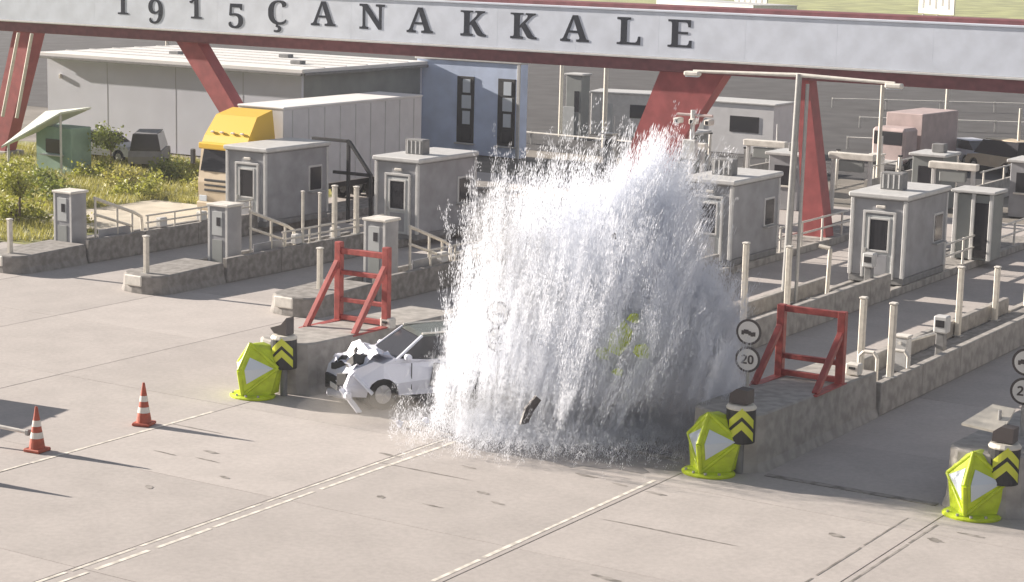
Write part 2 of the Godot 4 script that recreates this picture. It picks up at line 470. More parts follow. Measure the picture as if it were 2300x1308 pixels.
func build_islands() -> void:
	var long_x := [-13.0, -6.4, 0.0, 6.2]
	var labels := ["long concrete toll island behind the leftmost lime crash cushion", "concrete toll island hit by the car, half hidden in the water plume", "long concrete toll island with the bollards behind the middle lime cushion", "concrete toll island running out of frame behind the rightmost lime cushion"]
	for i in 4:
		var t := thing("toll_island", labels[i], "traffic island", Vector3(long_x[i], 0, 0), 0.0, "concrete toll islands")
		var st := mb(); wedge_block(st, 0.92, -2.3 if i == 1 else -0.25, -7.6, 1.38, 1.18, 0.6)
		part("nose_block", st, M.concrete, t)
		bx(t, "walkway", Vector3(0, 0.12, -24.3), Vector3(1.55, 0.24, 33.3), M.concrete_old, 0.02)
		wall_z(t, "left_parapet", -0.98, -7.65, -23.5, 0.70, 0.22, M.concrete)
		wall_z(t, "right_parapet", 0.90, -7.65, -24.5, 0.88, 0.22, M.concrete)
		wall_z(t, "kerb", -0.90, -23.55, -41.0, 0.28, 0.24, M.concrete)
		wall_z(t, "kerb", 0.90, -24.55, -41.0, 0.28, 0.24, M.concrete)
	var short_x := [-32.4, -25.9, -19.5]
	var sl := ["low concrete island at far left with cabinet and sloping rail", "low concrete island with white nose left of the red frames", "low concrete island whose white nose stands behind the left red frame"]
	for i in 3:
		var t := thing("toll_island", sl[i], "traffic island", Vector3(short_x[i], 0, 0), 0.0, "concrete toll islands")
		var st := mb(); wedge_block(st, 0.95, -8.9, -12.3, 0.62, 0.70, 0.5)
		part("nose_block", st, M.concrete_old, t)
		bx(t, "nose_marker", Vector3(-0.15, 0.42, -8.93), Vector3(0.75, 0.36, 0.10), M.white_paint, 0.03)
		bx(t, "walkway", Vector3(0, 0.16, -26.7), Vector3(1.60, 0.32, 28.6), M.concrete_old, 0.02)
		wall_z(t, "right_parapet", 0.92, -12.35, -22.0, 0.86, 0.22, M.concrete_old)
		wall_z(t, "left_parapet", -0.92, -12.35, -22.0, 0.55, 0.22, M.concrete_old)
		wall_z(t, "kerb", 0.92, -22.05, -41.0, 0.34, 0.22, M.concrete_old)
		wall_z(t, "kerb", -0.92, -22.05, -41.0, 0.34, 0.22, M.concrete_old)

# ---------------------------------------------------------------- booths
func make_booth(label: String, at: Vector3, top: float, depth: float) -> Node3D:
	# origin: middle of the front face at ground level; the booth runs back along -z
	var t := thing("toll_booth", label, "toll booth", at, 0.0, "toll booths on the islands")
	var w := 2.0
	var y0 := 0.3
	var h := top - y0
	bx(t, "plinth", Vector3(0, y0 + 0.12, -depth / 2), Vector3(w + 0.04, 0.24, depth + 0.04), M.grey, 0.02)
	bx(t, "wall", Vector3(0, y0 + 0.24 + (h - 0.44) / 2, -depth / 2), Vector3(w, h - 0.44, depth), M.cabin, 0.03)
	for sx in [-1, 1]:
		for sz in [0, 1]:
			bx(t, "corner_post", Vector3(sx * (w / 2 - 0.02), y0 + 0.24 + (h - 0.44) / 2, -sz * depth + (0.015 if sz == 0 else -0.015)), Vector3(0.13, h - 0.44, 0.13), M.cabin_trim, 0.02)
	var rf := bx(t, "roof", Vector3(0, top - 0.09, -depth / 2), Vector3(w + 0.26, 0.18, depth + 0.26), M.cabin_trim, 0.04)
	bx(rf, "roof_edge", Vector3(0, top - 0.21, -depth / 2), Vector3(w + 0.12, 0.06, depth + 0.12), M.grey, 0.01)
	var d := bx(t, "door", Vector3(0.05, y0 + 1.30, 0.02), Vector3(1.02, 2.2, 0.06), M.door, 0.015)
	bx(d, "pane", Vector3(0.05, y0 + 1.72, 0.055), Vector3(0.66, 1.06, 0.02), M.glass, 0.006)
	bx(d, "lower_panel", Vector3(0.05, y0 + 0.66, 0.055), Vector3(0.68, 0.72, 0.02), M.cabin, 0.006)
	bx(d, "handle", Vector3(-0.40, y0 + 1.15, 0.09), Vector3(0.05, 0.16, 0.06), M.steel, 0.012)
	for sx in [-1, 1]:
		bx(d, "door_frame", Vector3(0.05 + sx * 0.56, y0 + 1.33, 0.03), Vector3(0.09, 2.3, 0.10), M.cabin_trim, 0.012)
		bx(d, "pane_frame", Vector3(0.05 + sx * 0.37, y0 + 1.72, 0.06), Vector3(0.07, 1.22, 0.05), M.cabin_trim, 0.01)
		bx(d, "pane_frame", Vector3(0.05, y0 + 1.72 + sx * 0.57, 0.06), Vector3(0.66, 0.07, 0.05), M.cabin_trim, 0.01)
	bx(d, "door_frame", Vector3(0.05, y0 + 2.52, 0.03), Vector3(1.21, 0.09, 0.10), M.cabin_trim, 0.012)
	# serving windows in both long sides
	for sx in [-1, 1]:
		var wn := bx(t, "window", Vector3(sx * (w / 2 + 0.01), y0 + 1.72, -depth * 0.8), Vector3(0.05, 1.1, 0.9), M.cabin_trim, 0.012)
		bx(wn, "pane", Vector3(sx * (w / 2 + 0.03), y0 + 1.72, -depth * 0.8), Vector3(0.04, 0.94, 0.74), M.glass, 0.006)
		bx(wn, "sill", Vector3(sx * (w / 2 + 0.10), y0 + 1.18, -depth * 0.8), Vector3(0.24, 0.05, 1.0), M.steel, 0.012)
	bx(t, "lamp_box", Vector3(0.08, y0 + 2.72, 0.05), Vector3(0.34, 0.10, 0.09), M.white_paint, 0.02)
	return t
func build_booths() -> void:
	var L := [["mauve-shaded toll booth beside the yellow truck", -32.0, -22.0, 3.5], ["grey toll booth with roof equipment left of the water plume", -25.35, -23.1, 3.5], ["toll booth just right of the water plume, lamp post in front", -13.0, -25.4, 3.48], ["toll booth with pale door furthest right, above the right red frame", -6.4, -25.6, 3.48]]
	for b in L:
		var t := make_booth(b[0], Vector3(b[1], 0, b[2]), b[3], 4.0)
		if b[1] < -33.0 or absf(b[1] + 32.0) < 0.1:
			continue
		var ac := bx(t, "air_conditioner", Vector3(-0.1, 3.78, -1.5), Vector3(0.85, 0.62, 0.5), M.grey, 0.03)
		for k in 4: bx(ac, "grille_bar", Vector3(-0.4 + k * 0.2, 3.78, -1.235), Vector3(0.05, 0.5, 0.03), M.cabin_trim, 0.006)
		tb(ac, "support", Vector3(-0.4, 3.46, -1.5), Vector3(-0.4, 3.6, -1.5), 0.03, M.dark)
		tb(ac, "support", Vector3(0.2, 3.46, -1.5), Vector3(0.2, 3.6, -1.5), 0.03, M.dark)
	# white portal frame with dark infill behind the right-hand booth
	var p := thing("sentry_cabin", "small dark cabin with white frame behind the rightmost booth", "cabin", Vector3(-5.6, 0.28, -33.2))
	bx(p, "wall", Vector3(0, 1.25, -0.6), Vector3(1.5, 2.5, 1.2), M.annex, 0.02)
	for sx in [-1, 0, 1]: bx(p, "post", Vector3(sx * 0.7, 1.28, 0.05), Vector3(0.14, 2.56, 0.12), M.cabin_trim, 0.02)
	bx(p, "roof", Vector3(0, 2.62, -0.55), Vector3(1.75, 0.12, 1.5), M.cabin_trim, 0.03)
	bx(p, "door", Vector3(0.35, 1.15, 0.03), Vector3(0.55, 2.1, 0.06), M.glass, 0.01)

# ---------------------------------------------------------------- buildings on the left
func build_buildings() -> void:
	var w := thing("warehouse", "long low grey warehouse with bright white roof behind the truck", "building", Vector3(-54.0, 0, -42))
	bx(w, "front_wall", Vector3(0, 2.4, -0.1), Vector3(18.2, 4.8, 0.2), M.warehouse, 0.02)
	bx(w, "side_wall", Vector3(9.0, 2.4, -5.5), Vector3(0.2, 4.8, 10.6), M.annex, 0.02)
	bx(w, "side_wall", Vector3(-9.0, 2.4, -5.5), Vector3(0.2, 4.8, 10.6), M.warehouse, 0.02)
	bx(w, "rear_wall", Vector3(0, 2.4, -10.9), Vector3(18.2, 4.8, 0.2), M.warehouse, 0.02)
	var rf := bx(w, "roof", Vector3(0, 4.95, -5.4), Vector3(18.8, 0.22, 11.4), M.roof_white, 0.03)
	bx(rf, "gutter", Vector3(0, 4.80, 0.36), Vector3(18.8, 0.16, 0.14), M.grey, 0.02)
	bx(rf, "gutter", Vector3(9.46, 4.80, -5.4), Vector3(0.12, 0.16, 11.2), M.grey, 0.02)
	for z in range(1, 6):
		bx(rf, "roof_seam", Vector3(0, 5.085, 0.2 - z * 1.9), Vector3(18.6, 0.05, 0.06), M.cabin_trim, 0.01)
	for v in [[-3.0, -4.0], [2.5, -7.0], [6.5, -3.0]]:
		bx(rf, "roof_vent", Vector3(v[0], 5.16, v[1]), Vector3(0.7, 0.2, 0.5), M.grey, 0.03)
	for x in [-4.5, 0.5, 5.2]:
		bx(w, "wall_joint", Vector3(x, 2.4, 0.004), Vector3(0.03, 4.7, 0.008), M.cabin, 0.0)
	bx(w, "wall_lamp", Vector3(-8.0, 3.75, 0.08), Vector3(0.16, 0.26, 0.16), M.white_paint, 0.03)
	bx(w, "side_band", Vector3(9.115, 3.1, -5.5), Vector3(0.03, 0.5, 10.0), M.grey, 0.0)
	var o := thing("office_building", "blue-grey office block with two tall narrow windows under the sign beam", "building", Vector3(-41.8, 0, -53.1))
	bx(o, "wall", Vector3(-0.1, 2.6, -0.4), Vector3(6.9, 5.2, 0.8), M.office, 0.03)
	bx(o, "parapet", Vector3(-0.1, 5.28, -0.4), Vector3(7.1, 0.2, 1.0), M.cabin_trim, 0.03)
	bx(o, "corner_trim", Vector3(3.27, 2.6, 0.03), Vector3(0.2, 5.2, 0.1), M.cabin_trim, 0.02)
	bx(o, "corner_trim", Vector3(-3.5, 2.0, 0.03), Vector3(0.16, 4.0, 0.08), M.dark, 0.02)
	for x in [-0.2, 2.5]:
		var fr := bx(o, "window", Vector3(x, 2.5, 0.02), Vector3(1.12, 3.7, 0.08), M.dark, 0.015)
		for k in 4:
			bx(fr, "pane", Vector3(x + 0.08, 1.18 + k * 0.88, 0.075), Vector3(0.62 if k % 2 == 0 else 0.5, 0.74, 0.03), M.reflector if k > 0 else M.glass, 0.006)
		bx(fr, "sill", Vector3(x, 0.60, 0.08), Vector3(1.3, 0.09, 0.2), M.cabin_trim, 0.015)
	# shelter with tilted pale roof
	var s := thing("kiosk", "pale green kiosk under a tilted white canopy at the far left", "kiosk", Vector3(-52.4, 0, -31.2))
	bx(s, "wall", Vector3(0.5, 1.15, -0.7), Vector3(2.4, 2.3, 1.4), M.green, 0.03)
	bx(s, "window", Vector3(0.5, 1.35, 0.02), Vector3(1.0, 0.7, 0.05), M.glass, 0.01)
	bx(s, "counter", Vector3(0.5, 0.92, 0.14), Vector3(1.4, 0.06, 0.3), M.cabin_trim, 0.015)
	var st := mb()
	var a := [Vector3(-2.2, 1.2, 0.9), Vector3(-1.2, 2.9, -1.2), Vector3(1.9, 3.3, -1.2), Vector3(1.4, 3.1, 0.4)]
	var c := Vector3(0, 2.4, 0)
	for e in 4:
		quad_out(st, a[e], a[(e + 1) % 4], a[(e + 1) % 4] - Vector3(0, 0.09, 0), a[e] - Vector3(0, 0.09, 0), c)
	quad_out(st, a[0], a[1], a[2], a[3], c - Vector3(0, 3, 0)); quad_out(st, a[0] - Vector3(0, 0.09, 0), a[1] - Vector3(0, 0.09, 0), a[2] - Vector3(0, 0.09, 0), a[3] - Vector3(0, 0.09, 0), c + Vector3(0, 3, 0))
	part("canopy", st, M.canopy, s)
	for q in [Vector3(-1.9, 0, 0.7), Vector3(1.3, 0, 0.3)]: tb(s, "post", q, q + Vector3(0, 1.35 if q.x < 0 else 3.0, 0), 0.06, M.cabin_trim)

# ---------------------------------------------------------------- truck
func wheel(parent: Node, c: Vector3, r: float, w: float, axis := Vector3(0, 0, 1)) -> void:
	var st := mb(); tube(st, c - axis * w / 2, c + axis * w / 2, r, r, 20)
	var o := part("wheel", st, M.rubber, parent)
	st = mb()
	tube(st, c - axis * (w / 2 + 0.012), c + axis * (w / 2 + 0.012), r * 0.6, r * 0.6, 16)
	part("rim", st, M.rim, o)
	st = mb()
	for k in 5:
		var t := TAU * k / 5.0
		var e := Vector3(cos(t), sin(t), 0)
		box(st, c + e * r * 0.34, Vector3(r * 0.42, r * 0.12, w + 0.05), 0.004, Basis(Vector3(0, 0, 1), t))
	part("spoke", st, M.steel, o)
func build_truck() -> void:
	# local x points to the front of the truck; it faces the camera side (+z)
	var t := thing("articulated_truck", "truck with bright yellow cab roof and long white trailer", "truck", Vector3(-34.95, 0, -28.3), -PI / 2)
	t.scale = Vector3(1.0, 1.05, 1.0)
	var hw := func(x: float, y: float) -> float: return 1.24 - 0.10 * clampf((y - 2.9) / 1.4, 0, 1) - 0.06 * clampf((x - 4.0) / 0.5, 0, 1)
	var st := mb()
	hull(st, PackedVector2Array([Vector2(4.45, 0.45)] + [Vector2(4.5, 1.5), Vector2(4.42, 1.9), Vector2(4.22, 2.95), Vector2(2.3, 2.98), Vector2(2.3, 0.6)] + [Vector2(2.62, 0.6), Vector2(2.75, 0.95), Vector2(3.2, 1.12), Vector2(3.65, 0.95), Vector2(3.8, 0.45)]), hw)
	part("cab", st, M.tan, t)
	st = mb()
	hull(st, PackedVector2Array([Vector2(4.25, 2.99), Vector2(4.05, 3.35), Vector2(3.4, 4.15), Vector2(2.35, 4.38), Vector2(2.3, 2.99)]), func(_x: float, y: float) -> float: return 1.22 - 0.14 * clampf((y - 3.2) / 1.2, 0, 1))
	var roof := part("roof_deflector", st, M.yellow, t)
	bx(roof, "sun_visor", Vector3(4.42, 2.98, 0), Vector3(0.34, 0.26, 2.2), M.yellow, 0.05)
	for z in [-0.8, -0.3, 0.3, 0.8]: bx(roof, "marker_lamp", Vector3(4.0, 3.5, z), Vector3(0.12, 0.08, 0.16), M.white_paint, 0.02)
	st = mb()
	quad_out(st, Vector3(4.44, 1.95, -1.1), Vector3(4.44, 1.95, 1.1), Vector3(4.25, 2.84, 1.05), Vector3(4.25, 2.84, -1.05), Vector3(3, 2, 0))
	part("windscreen", st, M.glass, t)
	for s in [-1.0, 1.0]:
		bx(t, "side_window", Vector3(3.65, 2.35, s * 1.225), Vector3(0.8, 0.7, 0.03), M.glass, 0.01)
		bx(t, "mirror", Vector3(4.5, 2.5, s * 1.45), Vector3(0.14, 0.6, 0.22), M.dark, 0.03)
		bx(t, "headlight", Vector3(4.50, 0.85, s * 0.9), Vector3(0.06, 0.24, 0.4), M.reflector, 0.03)
		wheel(t, Vector3(3.2, 0.5, s * 1.05), 0.5, 0.32)
		for x in [0.7, -5.2, -6.4, -7.6]: wheel(t, Vector3(x, 0.5, s * 1.0), 0.5, 0.36)
	for k in 3: bx(t, "grille_bar", Vector3(4.47, 1.2 + k * 0.2, 0), Vector3(0.08, 0.10, 1.7), M.dark, 0.02)
	bx(t, "bumper", Vector3(4.46, 0.55, 0), Vector3(0.24, 0.36, 2.44), M.tan, 0.05)
	bx(t, "chassis", Vector3(-2.6, 0.85, 0), Vector3(12.0, 0.3, 0.9), M.dark, 0.03)
	bx(t, "fuel_tank", Vector3(1.7, 0.75, 1.0), Vector3(0.9, 0.55, 0.5), M.steel, 0.08)
	var tr := bx(t, "trailer", Vector3(-3.35, 2.75, 0), Vector3(10.3, 3.3, 2.5), M.trailer, 0.04)
	for k in 9: bx(tr, "side_rib", Vector3(1.2 - k * 1.13, 2.75, 1.262), Vector3(0.05, 3.16, 0.03), M.cabin_trim, 0.006)
	for k in 9: bx(tr, "side_rib", Vector3(1.2 - k * 1.13, 2.75, -1.262), Vector3(0.05, 3.16, 0.03), M.cabin_trim, 0.006)
	bx(tr, "top_rail", Vector3(-3.35, 4.42, 0), Vector3(10.36, 0.10, 2.56), M.roof_white, 0.03)
	bx(tr, "bulkhead_vent", Vector3(1.83, 3.8, 0.5), Vector3(0.05, 0.3, 0.9), M.grey, 0.01)

# ---------------------------------------------------------------- cabinets, rails, bollards, lamp posts
func bollard(label: String, x: float, z: float, y0: float, y1: float, w := 0.17) -> void:
	var t := thing("bollard", label, "bollard", Vector3(x, y0, z), 0.0, "cream posts on the islands")
	var h := y1 - y0
	bx(t, "shaft", Vector3(0, h / 2, 0), Vector3(w, h, w), M.cream, 0.03)
	bx(t, "cap", Vector3(0, h + 0.03, 0), Vector3(w + 0.03, 0.06, w + 0.03), M.white_paint, 0.02)
	bx(t, "base_plate", Vector3(0, 0.015, 0), Vector3(w + 0.14, 0.03, w + 0.14), M.steel, 0.008)
func build_island_furniture() -> void:
	var cab := [[-32.6, -12.7, "far left grey cabinet pillar by the shrubs"], [-26.1, -13.7, "grey cabinet pillar in front of the mauve booth and truck"], [-19.8, -14.4, "grey cabinet pillar with white cap behind the left red frame"]]
	for c in cab:
		var t := thing("control_cabinet", c[2], "cabinet", Vector3(c[0], 0.32, c[1]), 0.0, "cabinet pillars on the low islands")
		bx(t, "housing", Vector3(0, 1.08, 0), Vector3(0.86, 2.16, 0.8), M.cabin, 0.03)
		bx(t, "cap", Vector3(0, 2.19, 0), Vector3(0.98, 0.09, 0.92), M.white_paint, 0.02)
		for s in [-1, 1]: bx(t, "edge_strip", Vector3(s * 0.40, 1.08, 0.405), Vector3(0.10, 2.14, 0.03), M.cabin_trim, 0.01)
		bx(t, "upper_panel", Vector3(-0.02, 1.55, 0.41), Vector3(0.46, 0.85, 0.03), M.door, 0.01)
		bx(t, "lower_panel", Vector3(-0.02, 0.55, 0.41), Vector3(0.46, 0.85, 0.03), M.annex, 0.01)
		bx(t, "screen", Vector3(0.05, 1.62, 0.43), Vector3(0.18, 0.3, 0.02), M.glass, 0.005)
	var rl := ["sloping pipe rail behind the far left cabinet", "sloping pipe rail in front of the mauve booth", "sloping pipe rail in front of the booth left of the plume"]
	var ax := [-32.4, -25.9, -19.5]
	for i in 3:
		var t := thing("guard_rail", rl[i], "railing", Vector3(ax[i] + 0.5, 0.32, cab[i][1] - 0.5), 0.0, "pipe rails on the low islands")
		var st := mb()
		path_tube(st, [Vector3(0, 1.95, 0), Vector3(0, 1.2, -2.1), Vector3(0, 1.0, -2.5), Vector3(0, 0, -2.6)], 0.06)
		part("top_rail", st, M.cream, t)
		st = mb(); path_tube(st, [Vector3(0, 1.35, 0), Vector3(0, 0.7, -2.0)], 0.05)
		part("middle_rail", st, M.cream, t)
		for z in [-0.05, -1.2, -2.0]: tb(t, "upright", Vector3(0, 0, z), Vector3(0, 1.9 + z * 0.34, z), 0.045, M.cream)
		bx(t, "infill_panel", Vector3(0, 0.4, -1.05), Vector3(0.05, 0.7, 1.7), M.cabin, 0.01)
		# long low rail that goes on to the booth
		var g := thing("handrail", ["long low handrail of the far left island", "long low handrail of the island below the mauve booth", "long low handrail of the island left of the plume"][i], "railing", Vector3(ax[i] + 0.92, 0.86, -15.5), 0.0, "low handrails on parapets")
		for y in [0.28, 0.55]:
			tb(g, "rail", Vector3(0, y, 0.0), Vector3(0, y, -6.2), 0.035, M.cream)
		for k in 5: tb(g, "upright", Vector3(0, 0, -0.1 - k * 1.5), Vector3(0, 0.58, -0.1 - k * 1.5), 0.035, M.cream)
		for k in 2: bx(g, "meter_box", Vector3(-0.12, 0.2, -1.0 - k * 2.3), Vector3(0.24, 0.36, 0.4), M.cabin_trim, 0.03)
	var B := [[-32.4, -9.5, 0.6, 1.8, "post on the nose of the far left low island"], [-25.9, -9.4, 0.6, 1.85, "post on the white nose left of the red frames"], [-19.5, -10.6, 0.62, 1.95, "post on the white nose behind the left red frame"],
		[-24.98, -18.6, 0.86, 2.78, "left of two tall cream posts beside the left plume booth"], [-24.98, -19.95, 0.86, 2.62, "right of two tall cream posts beside the left plume booth"], [-24.98, -16.7, 0.86, 2.75, "thin post below the right corner of the mauve booth"], [-24.98, -17.7, 0.86, 2.6, "second thin post below the mauve booth's right corner"],
		[-6.6, -15.3, 0.24, 2.87, "tall post at the right edge of the plume"], [-6.4, -18.1, 0.24, 2.45, "post right beside the tall lamp post's foot"],
		[-0.75, -18.3, 0.24, 2.36, "tall hooked post right of the pale booth door"], [-0.7, -21.6, 0.24, 1.95, "post on the island second from the right frame edge"], [-0.7, -24.8, 0.24, 1.95, "post cut by the right edge of the picture"],
		[0.90, -8.5, 0.88, 2.82, "post at the right parapet end behind the right red frame"], [-0.70, -10.4, 0.24, 2.52, "post touching the right leg of the right red frame"]]
	for b in B:
		bollard("cream " + b[4], b[0], b[1], b[2], b[3], 0.10 if "thin" in b[4] else 0.17)
	var df := thing("height_frame", "dark steel bracket frame between the two left-hand booths", "steel frame", Vector3(-29.5, 0.34, -25.0))
	for q in [["top_bar", Vector3(-1.5, 3.36, 0), Vector3(0.36, 3.36, 0)], ["upright", Vector3(0.36, 0, 0), Vector3(0.36, 3.4, 0)], ["diagonal", Vector3(0.40, 3.34, 0), Vector3(1.5, 2.05, 0)], ["middle_bar", Vector3(-0.4, 2.05, 0), Vector3(1.5, 2.05, 0)], ["upright", Vector3(1.5, 0, 0), Vector3(1.5, 2.1, 0)]]:
		var sb := mb(); bar(sb, q[1], q[2], 0.13, 0.13, 0.012)
		part(q[0], sb, M.dark, df)
	for q in [[-12.1, "island right of the plume"], [-5.5, "island with the rightmost booth"], [0.9, "middle island behind its bollards"], [7.1, "island at the right edge"]]:
		var hr := thing("rear_handrail", "white two-bar handrail along the rear of the %s" % q[1], "railing", Vector3(q[0], 0.28, -26.0), 0.0, "handrails along the rear islands")
		for y in [0.5, 0.95]: tb(hr, "rail", Vector3(0, y, 0), Vector3(0, y, -14.0), 0.04, M.white_paint)
		for k in 8: tb(hr, "upright", Vector3(0, 0, -k * 2.0), Vector3(0, 1.0, -k * 2.0), 0.045, M.white_paint)
	for q in [[-13.7, -31.0, 2.5, "pale post behind the booth right of the plume"], [-13.6, -37.5, 2.6, "pale post near the foot of the right red strut"], [-7.2, -31.5, 2.5, "pale post left of the small dark cabin"], [-7.1, -37.0, 2.6, "pale post beyond the small dark cabin"], [-0.8, -29.0, 2.4, "pale post at the rear of the middle island"], [-0.8, -33.5, 2.4, "second pale post at the rear of the middle island"], [-0.8, -38.0, 2.4, "last pale post at the rear of the middle island"]]:
		bollard(q[3], q[0], q[1], 0.26, q[2])
	# bent pipe post in front of the gap between the two right-hand booths
	var lp := thing("bent_pipe_post", "white bent pipe post with foot left of the pale booth door", "post", Vector3(-6.4, 0.24, -21.3))
	var st := mb(); path_tube(st, [Vector3(-0.55, 0.04, 0.1), Vector3(0, 0.04, 0), Vector3(0.05, 1.8, 0), Vector3(-0.35, 1.85, 0)], 0.07, 10)
	part("pipe", st, M.cream, lp)
	bx(lp, "foot", Vector3(-0.55, 0.03, 0.1), Vector3(0.3, 0.05, 0.2), M.steel, 0.01)
	# T-shaped lamp post
	var t := thing("lamp_post", "tall T-shaped steel lamp post with two long arms below the beam", "lamp post", Vector3(-7.35, 0.24, -20.0))
	tb(t, "pole", Vector3(0, 0, 0), Vector3(0.15, 7.62, 0), 0.13, M.steel, 0.10, 14)
	tb(t, "service_conduit", Vector3(0.36, 0, -0.1), Vector3(0.42, 7.3, -0.1), 0.06, M.steel, 0.06, 10)
	for q in [[-3.7, "left"], [3.45, "right"]]:
		var arm := tb(t, "arm", Vector3(0.15, 7.58, 0), Vector3(q[0], 7.50, 0), 0.07, M.white_paint, 0.05)
		bx(arm, "lamp_head", Vector3(q[0], 7.42, 0.05), Vector3(0.55, 0.16, 0.3), M.white_paint, 0.04)
		bx(arm, "diffuser", Vector3(q[0], 7.325, 0.05), Vector3(0.44, 0.03, 0.24), M.reflector, 0.01)
	bx(t, "base_plate", Vector3(0, 0.03, 0), Vector3(0.5, 0.06, 0.5), M.steel, 0.015)
	# lane terminals on the right-hand islands
	for e in [[-12.3, -19.0, "card terminal on the island right of the plume, white head"], [-5.7, -23.2, "card terminal left of the pale booth door"], [0.45, -13.5, "card terminal between the bollards of the middle island"]]:
		var k := thing("card_terminal", e[2], "terminal", Vector3(e[0], 0.24, e[1]), 0.0, "card terminals in the lanes")
		bx(k, "pedestal", Vector3(0, 0.5, 0), Vector3(0.25, 1.0, 0.25), M.grey, 0.02)
		bx(k, "head", Vector3(0, 1.25, 0), Vector3(0.4, 0.5, 0.35), M.cabin_trim, 0.04)
		bx(k, "screen", Vector3(0, 1.28, 0.18), Vector3(0.26, 0.2, 0.02), M.glass, 0.005)
	# low pipe hoops on the middle island behind the red frame
	var hp := thing("pipe_hoop_rail", "low white pipe hoops behind the right red frame", "railing", Vector3(0.1, 0.24, -9.2))
	for q in [[-0.35, 0.0], [0.25, -0.7]]:
		var s2 := mb()
		path_tube(s2, [Vector3(q[0], 0, q[1]), Vector3(q[0], 0.95, q[1]), Vector3(q[0] + 0.12, 1.08, q[1]), Vector3(q[0] + 0.4, 1.08, q[1]), Vector3(q[0] + 0.5, 0.95, q[1]), Vector3(q[0] + 0.5, 0, q[1])], 0.05)
		part("hoop", s2, M.white_paint, hp)
	var ch := thing("barrier_machine", "white barrier machine with folded boom on the middle island", "barrier", Vector3(-0.2, 0.24, -12.2))
	bx(ch, "cabinet", Vector3(0, 0.5, 0), Vector3(0.42, 1.0, 0.36), M.cabin_trim, 0.04)
	bx(ch, "lid", Vector3(0, 1.03, 0), Vector3(0.46, 0.07, 0.4), M.white_paint, 0.02)
	tb(ch, "boom", Vector3(0.0, 0.85, 0.22), Vector3(0.1, 0.72, -2.9), 0.045, M.white_paint)

# ---------------------------------------------------------------- gear on the island noses
func cushion(label: String, x: float, z: float) -> void:
	var t := thing("crash_cushion", label, "crash cushion", Vector3(x, 0, z), 0.0, "lime crash cushions on the island noses")
	var st := mb()
	# flange: half-round plate
	var pf := [Vector2(0.0, 0.0), Vector2(0.63, 0.0), Vector2(0.64, 0.04), Vector2(0.58, 0.08), Vector2(0.45, 0.10), Vector2(0.0, 0.105)]
	lathe(st, pf, 28)
	var fl := part("flange", st, M.lime, t); fl.scale = Vector3(1, 1, 0.85)
	var foot := Vector3(0, 0.10, 0.42)
	var peak := Vector3(0, 1.42, 0.10)
	var belly := Vector3(0, 0.78, 0.56)
	var c := Vector3(0, 0.7, -0.1)
	st = mb()
	for s in [-1.0, 1.0]:
		var ap := Vector3(s * 0.66, 0.80, -0.22)
		var sh := Vector3(s * 0.42, 1.22, -0.28)
		var lowb := Vector3(s * 0.52, 0.10, -0.10)
		var bk := Vector3(s * 0.5, 0.10, -0.45)
		var bt := Vector3(s * 0.3, 1.32, -0.45)
		var ba := Vector3(s * 0.62, 0.8, -0.45)
		tri_out(st, foot, belly, ap, c); tri_out(st, belly, peak, ap, c)
		tri_out(st, peak, sh, ap, c); tri_out(st, foot, ap, lowb, c)
		quad_out(st, lowb, ap, ba, bk, c); quad_out(st, ap, sh, bt, ba, c)
		tri_out(st, peak, sh, bt, c); tri_out(st, peak, bt, Vector3(0, 1.38, -0.45), c)
		quad_out(st, bk, ba, Vector3(0, 0.8, -0.45), Vector3(0, 0.1, -0.45), c); quad_out(st, ba, bt, Vector3(0, 1.38, -0.45), Vector3(0, 0.8, -0.45), c)
	part("shell", st, M.lime, t)
	st = mb(); tube(st, foot, belly, 0.055, 0.065); tube(st, belly, peak, 0.065, 0.05)
	part("ridge", st, M.lime, t)
	for q in [[-0.42, 0.30], [0.42, 0.30], [-0.15, 0.46], [0.15, 0.46]]: tb(t, "bolt", Vector3(q[0], 0.08, q[1]), Vector3(q[0], 0.125, q[1]), 0.035, M.steel)
	for s in [-1.0, 1.0]:
		var ap := Vector3(s * 0.66, 0.80, -0.22)
		st = mb()
		tube(st, foot, ap, 0.045, 0.05); tube(st, ap, peak, 0.05, 0.045)
		part("rib", st, M.lime, t)
		# the pale triangular reflector set in each flank
		st = mb()
		var q := [foot.lerp(belly, 0.25), peak.lerp(belly, 0.35), ap, belly]
		var m: Vector3 = (foot + peak + ap) / 3.0
		var nrm := (ap - foot).cross(peak - foot).normalized() * (1.0 if s > 0 else -1.0)
		if nrm.z < 0: nrm = -nrm
		var k := []
		for p in [q[0], q[3], q[1], q[2]]: k.append(m + (p - m) * 0.74 + nrm * 0.035 + Vector3(s * 0.03, 0, 0.0))
		tri_out(st, k[0], k[1], k[3], c); tri_out(st, k[1], k[2], k[3], c)
		var kb := []
		for p in k: kb.append(p - nrm * 0.03)
		for e in [[0, 1], [1, 2], [2, 3], [3, 0]]: quad_out(st, k[e[0]], k[e[1]], kb[e[1]], kb[e[0]], m)
		part("reflector_panel", st, M.reflector, t)
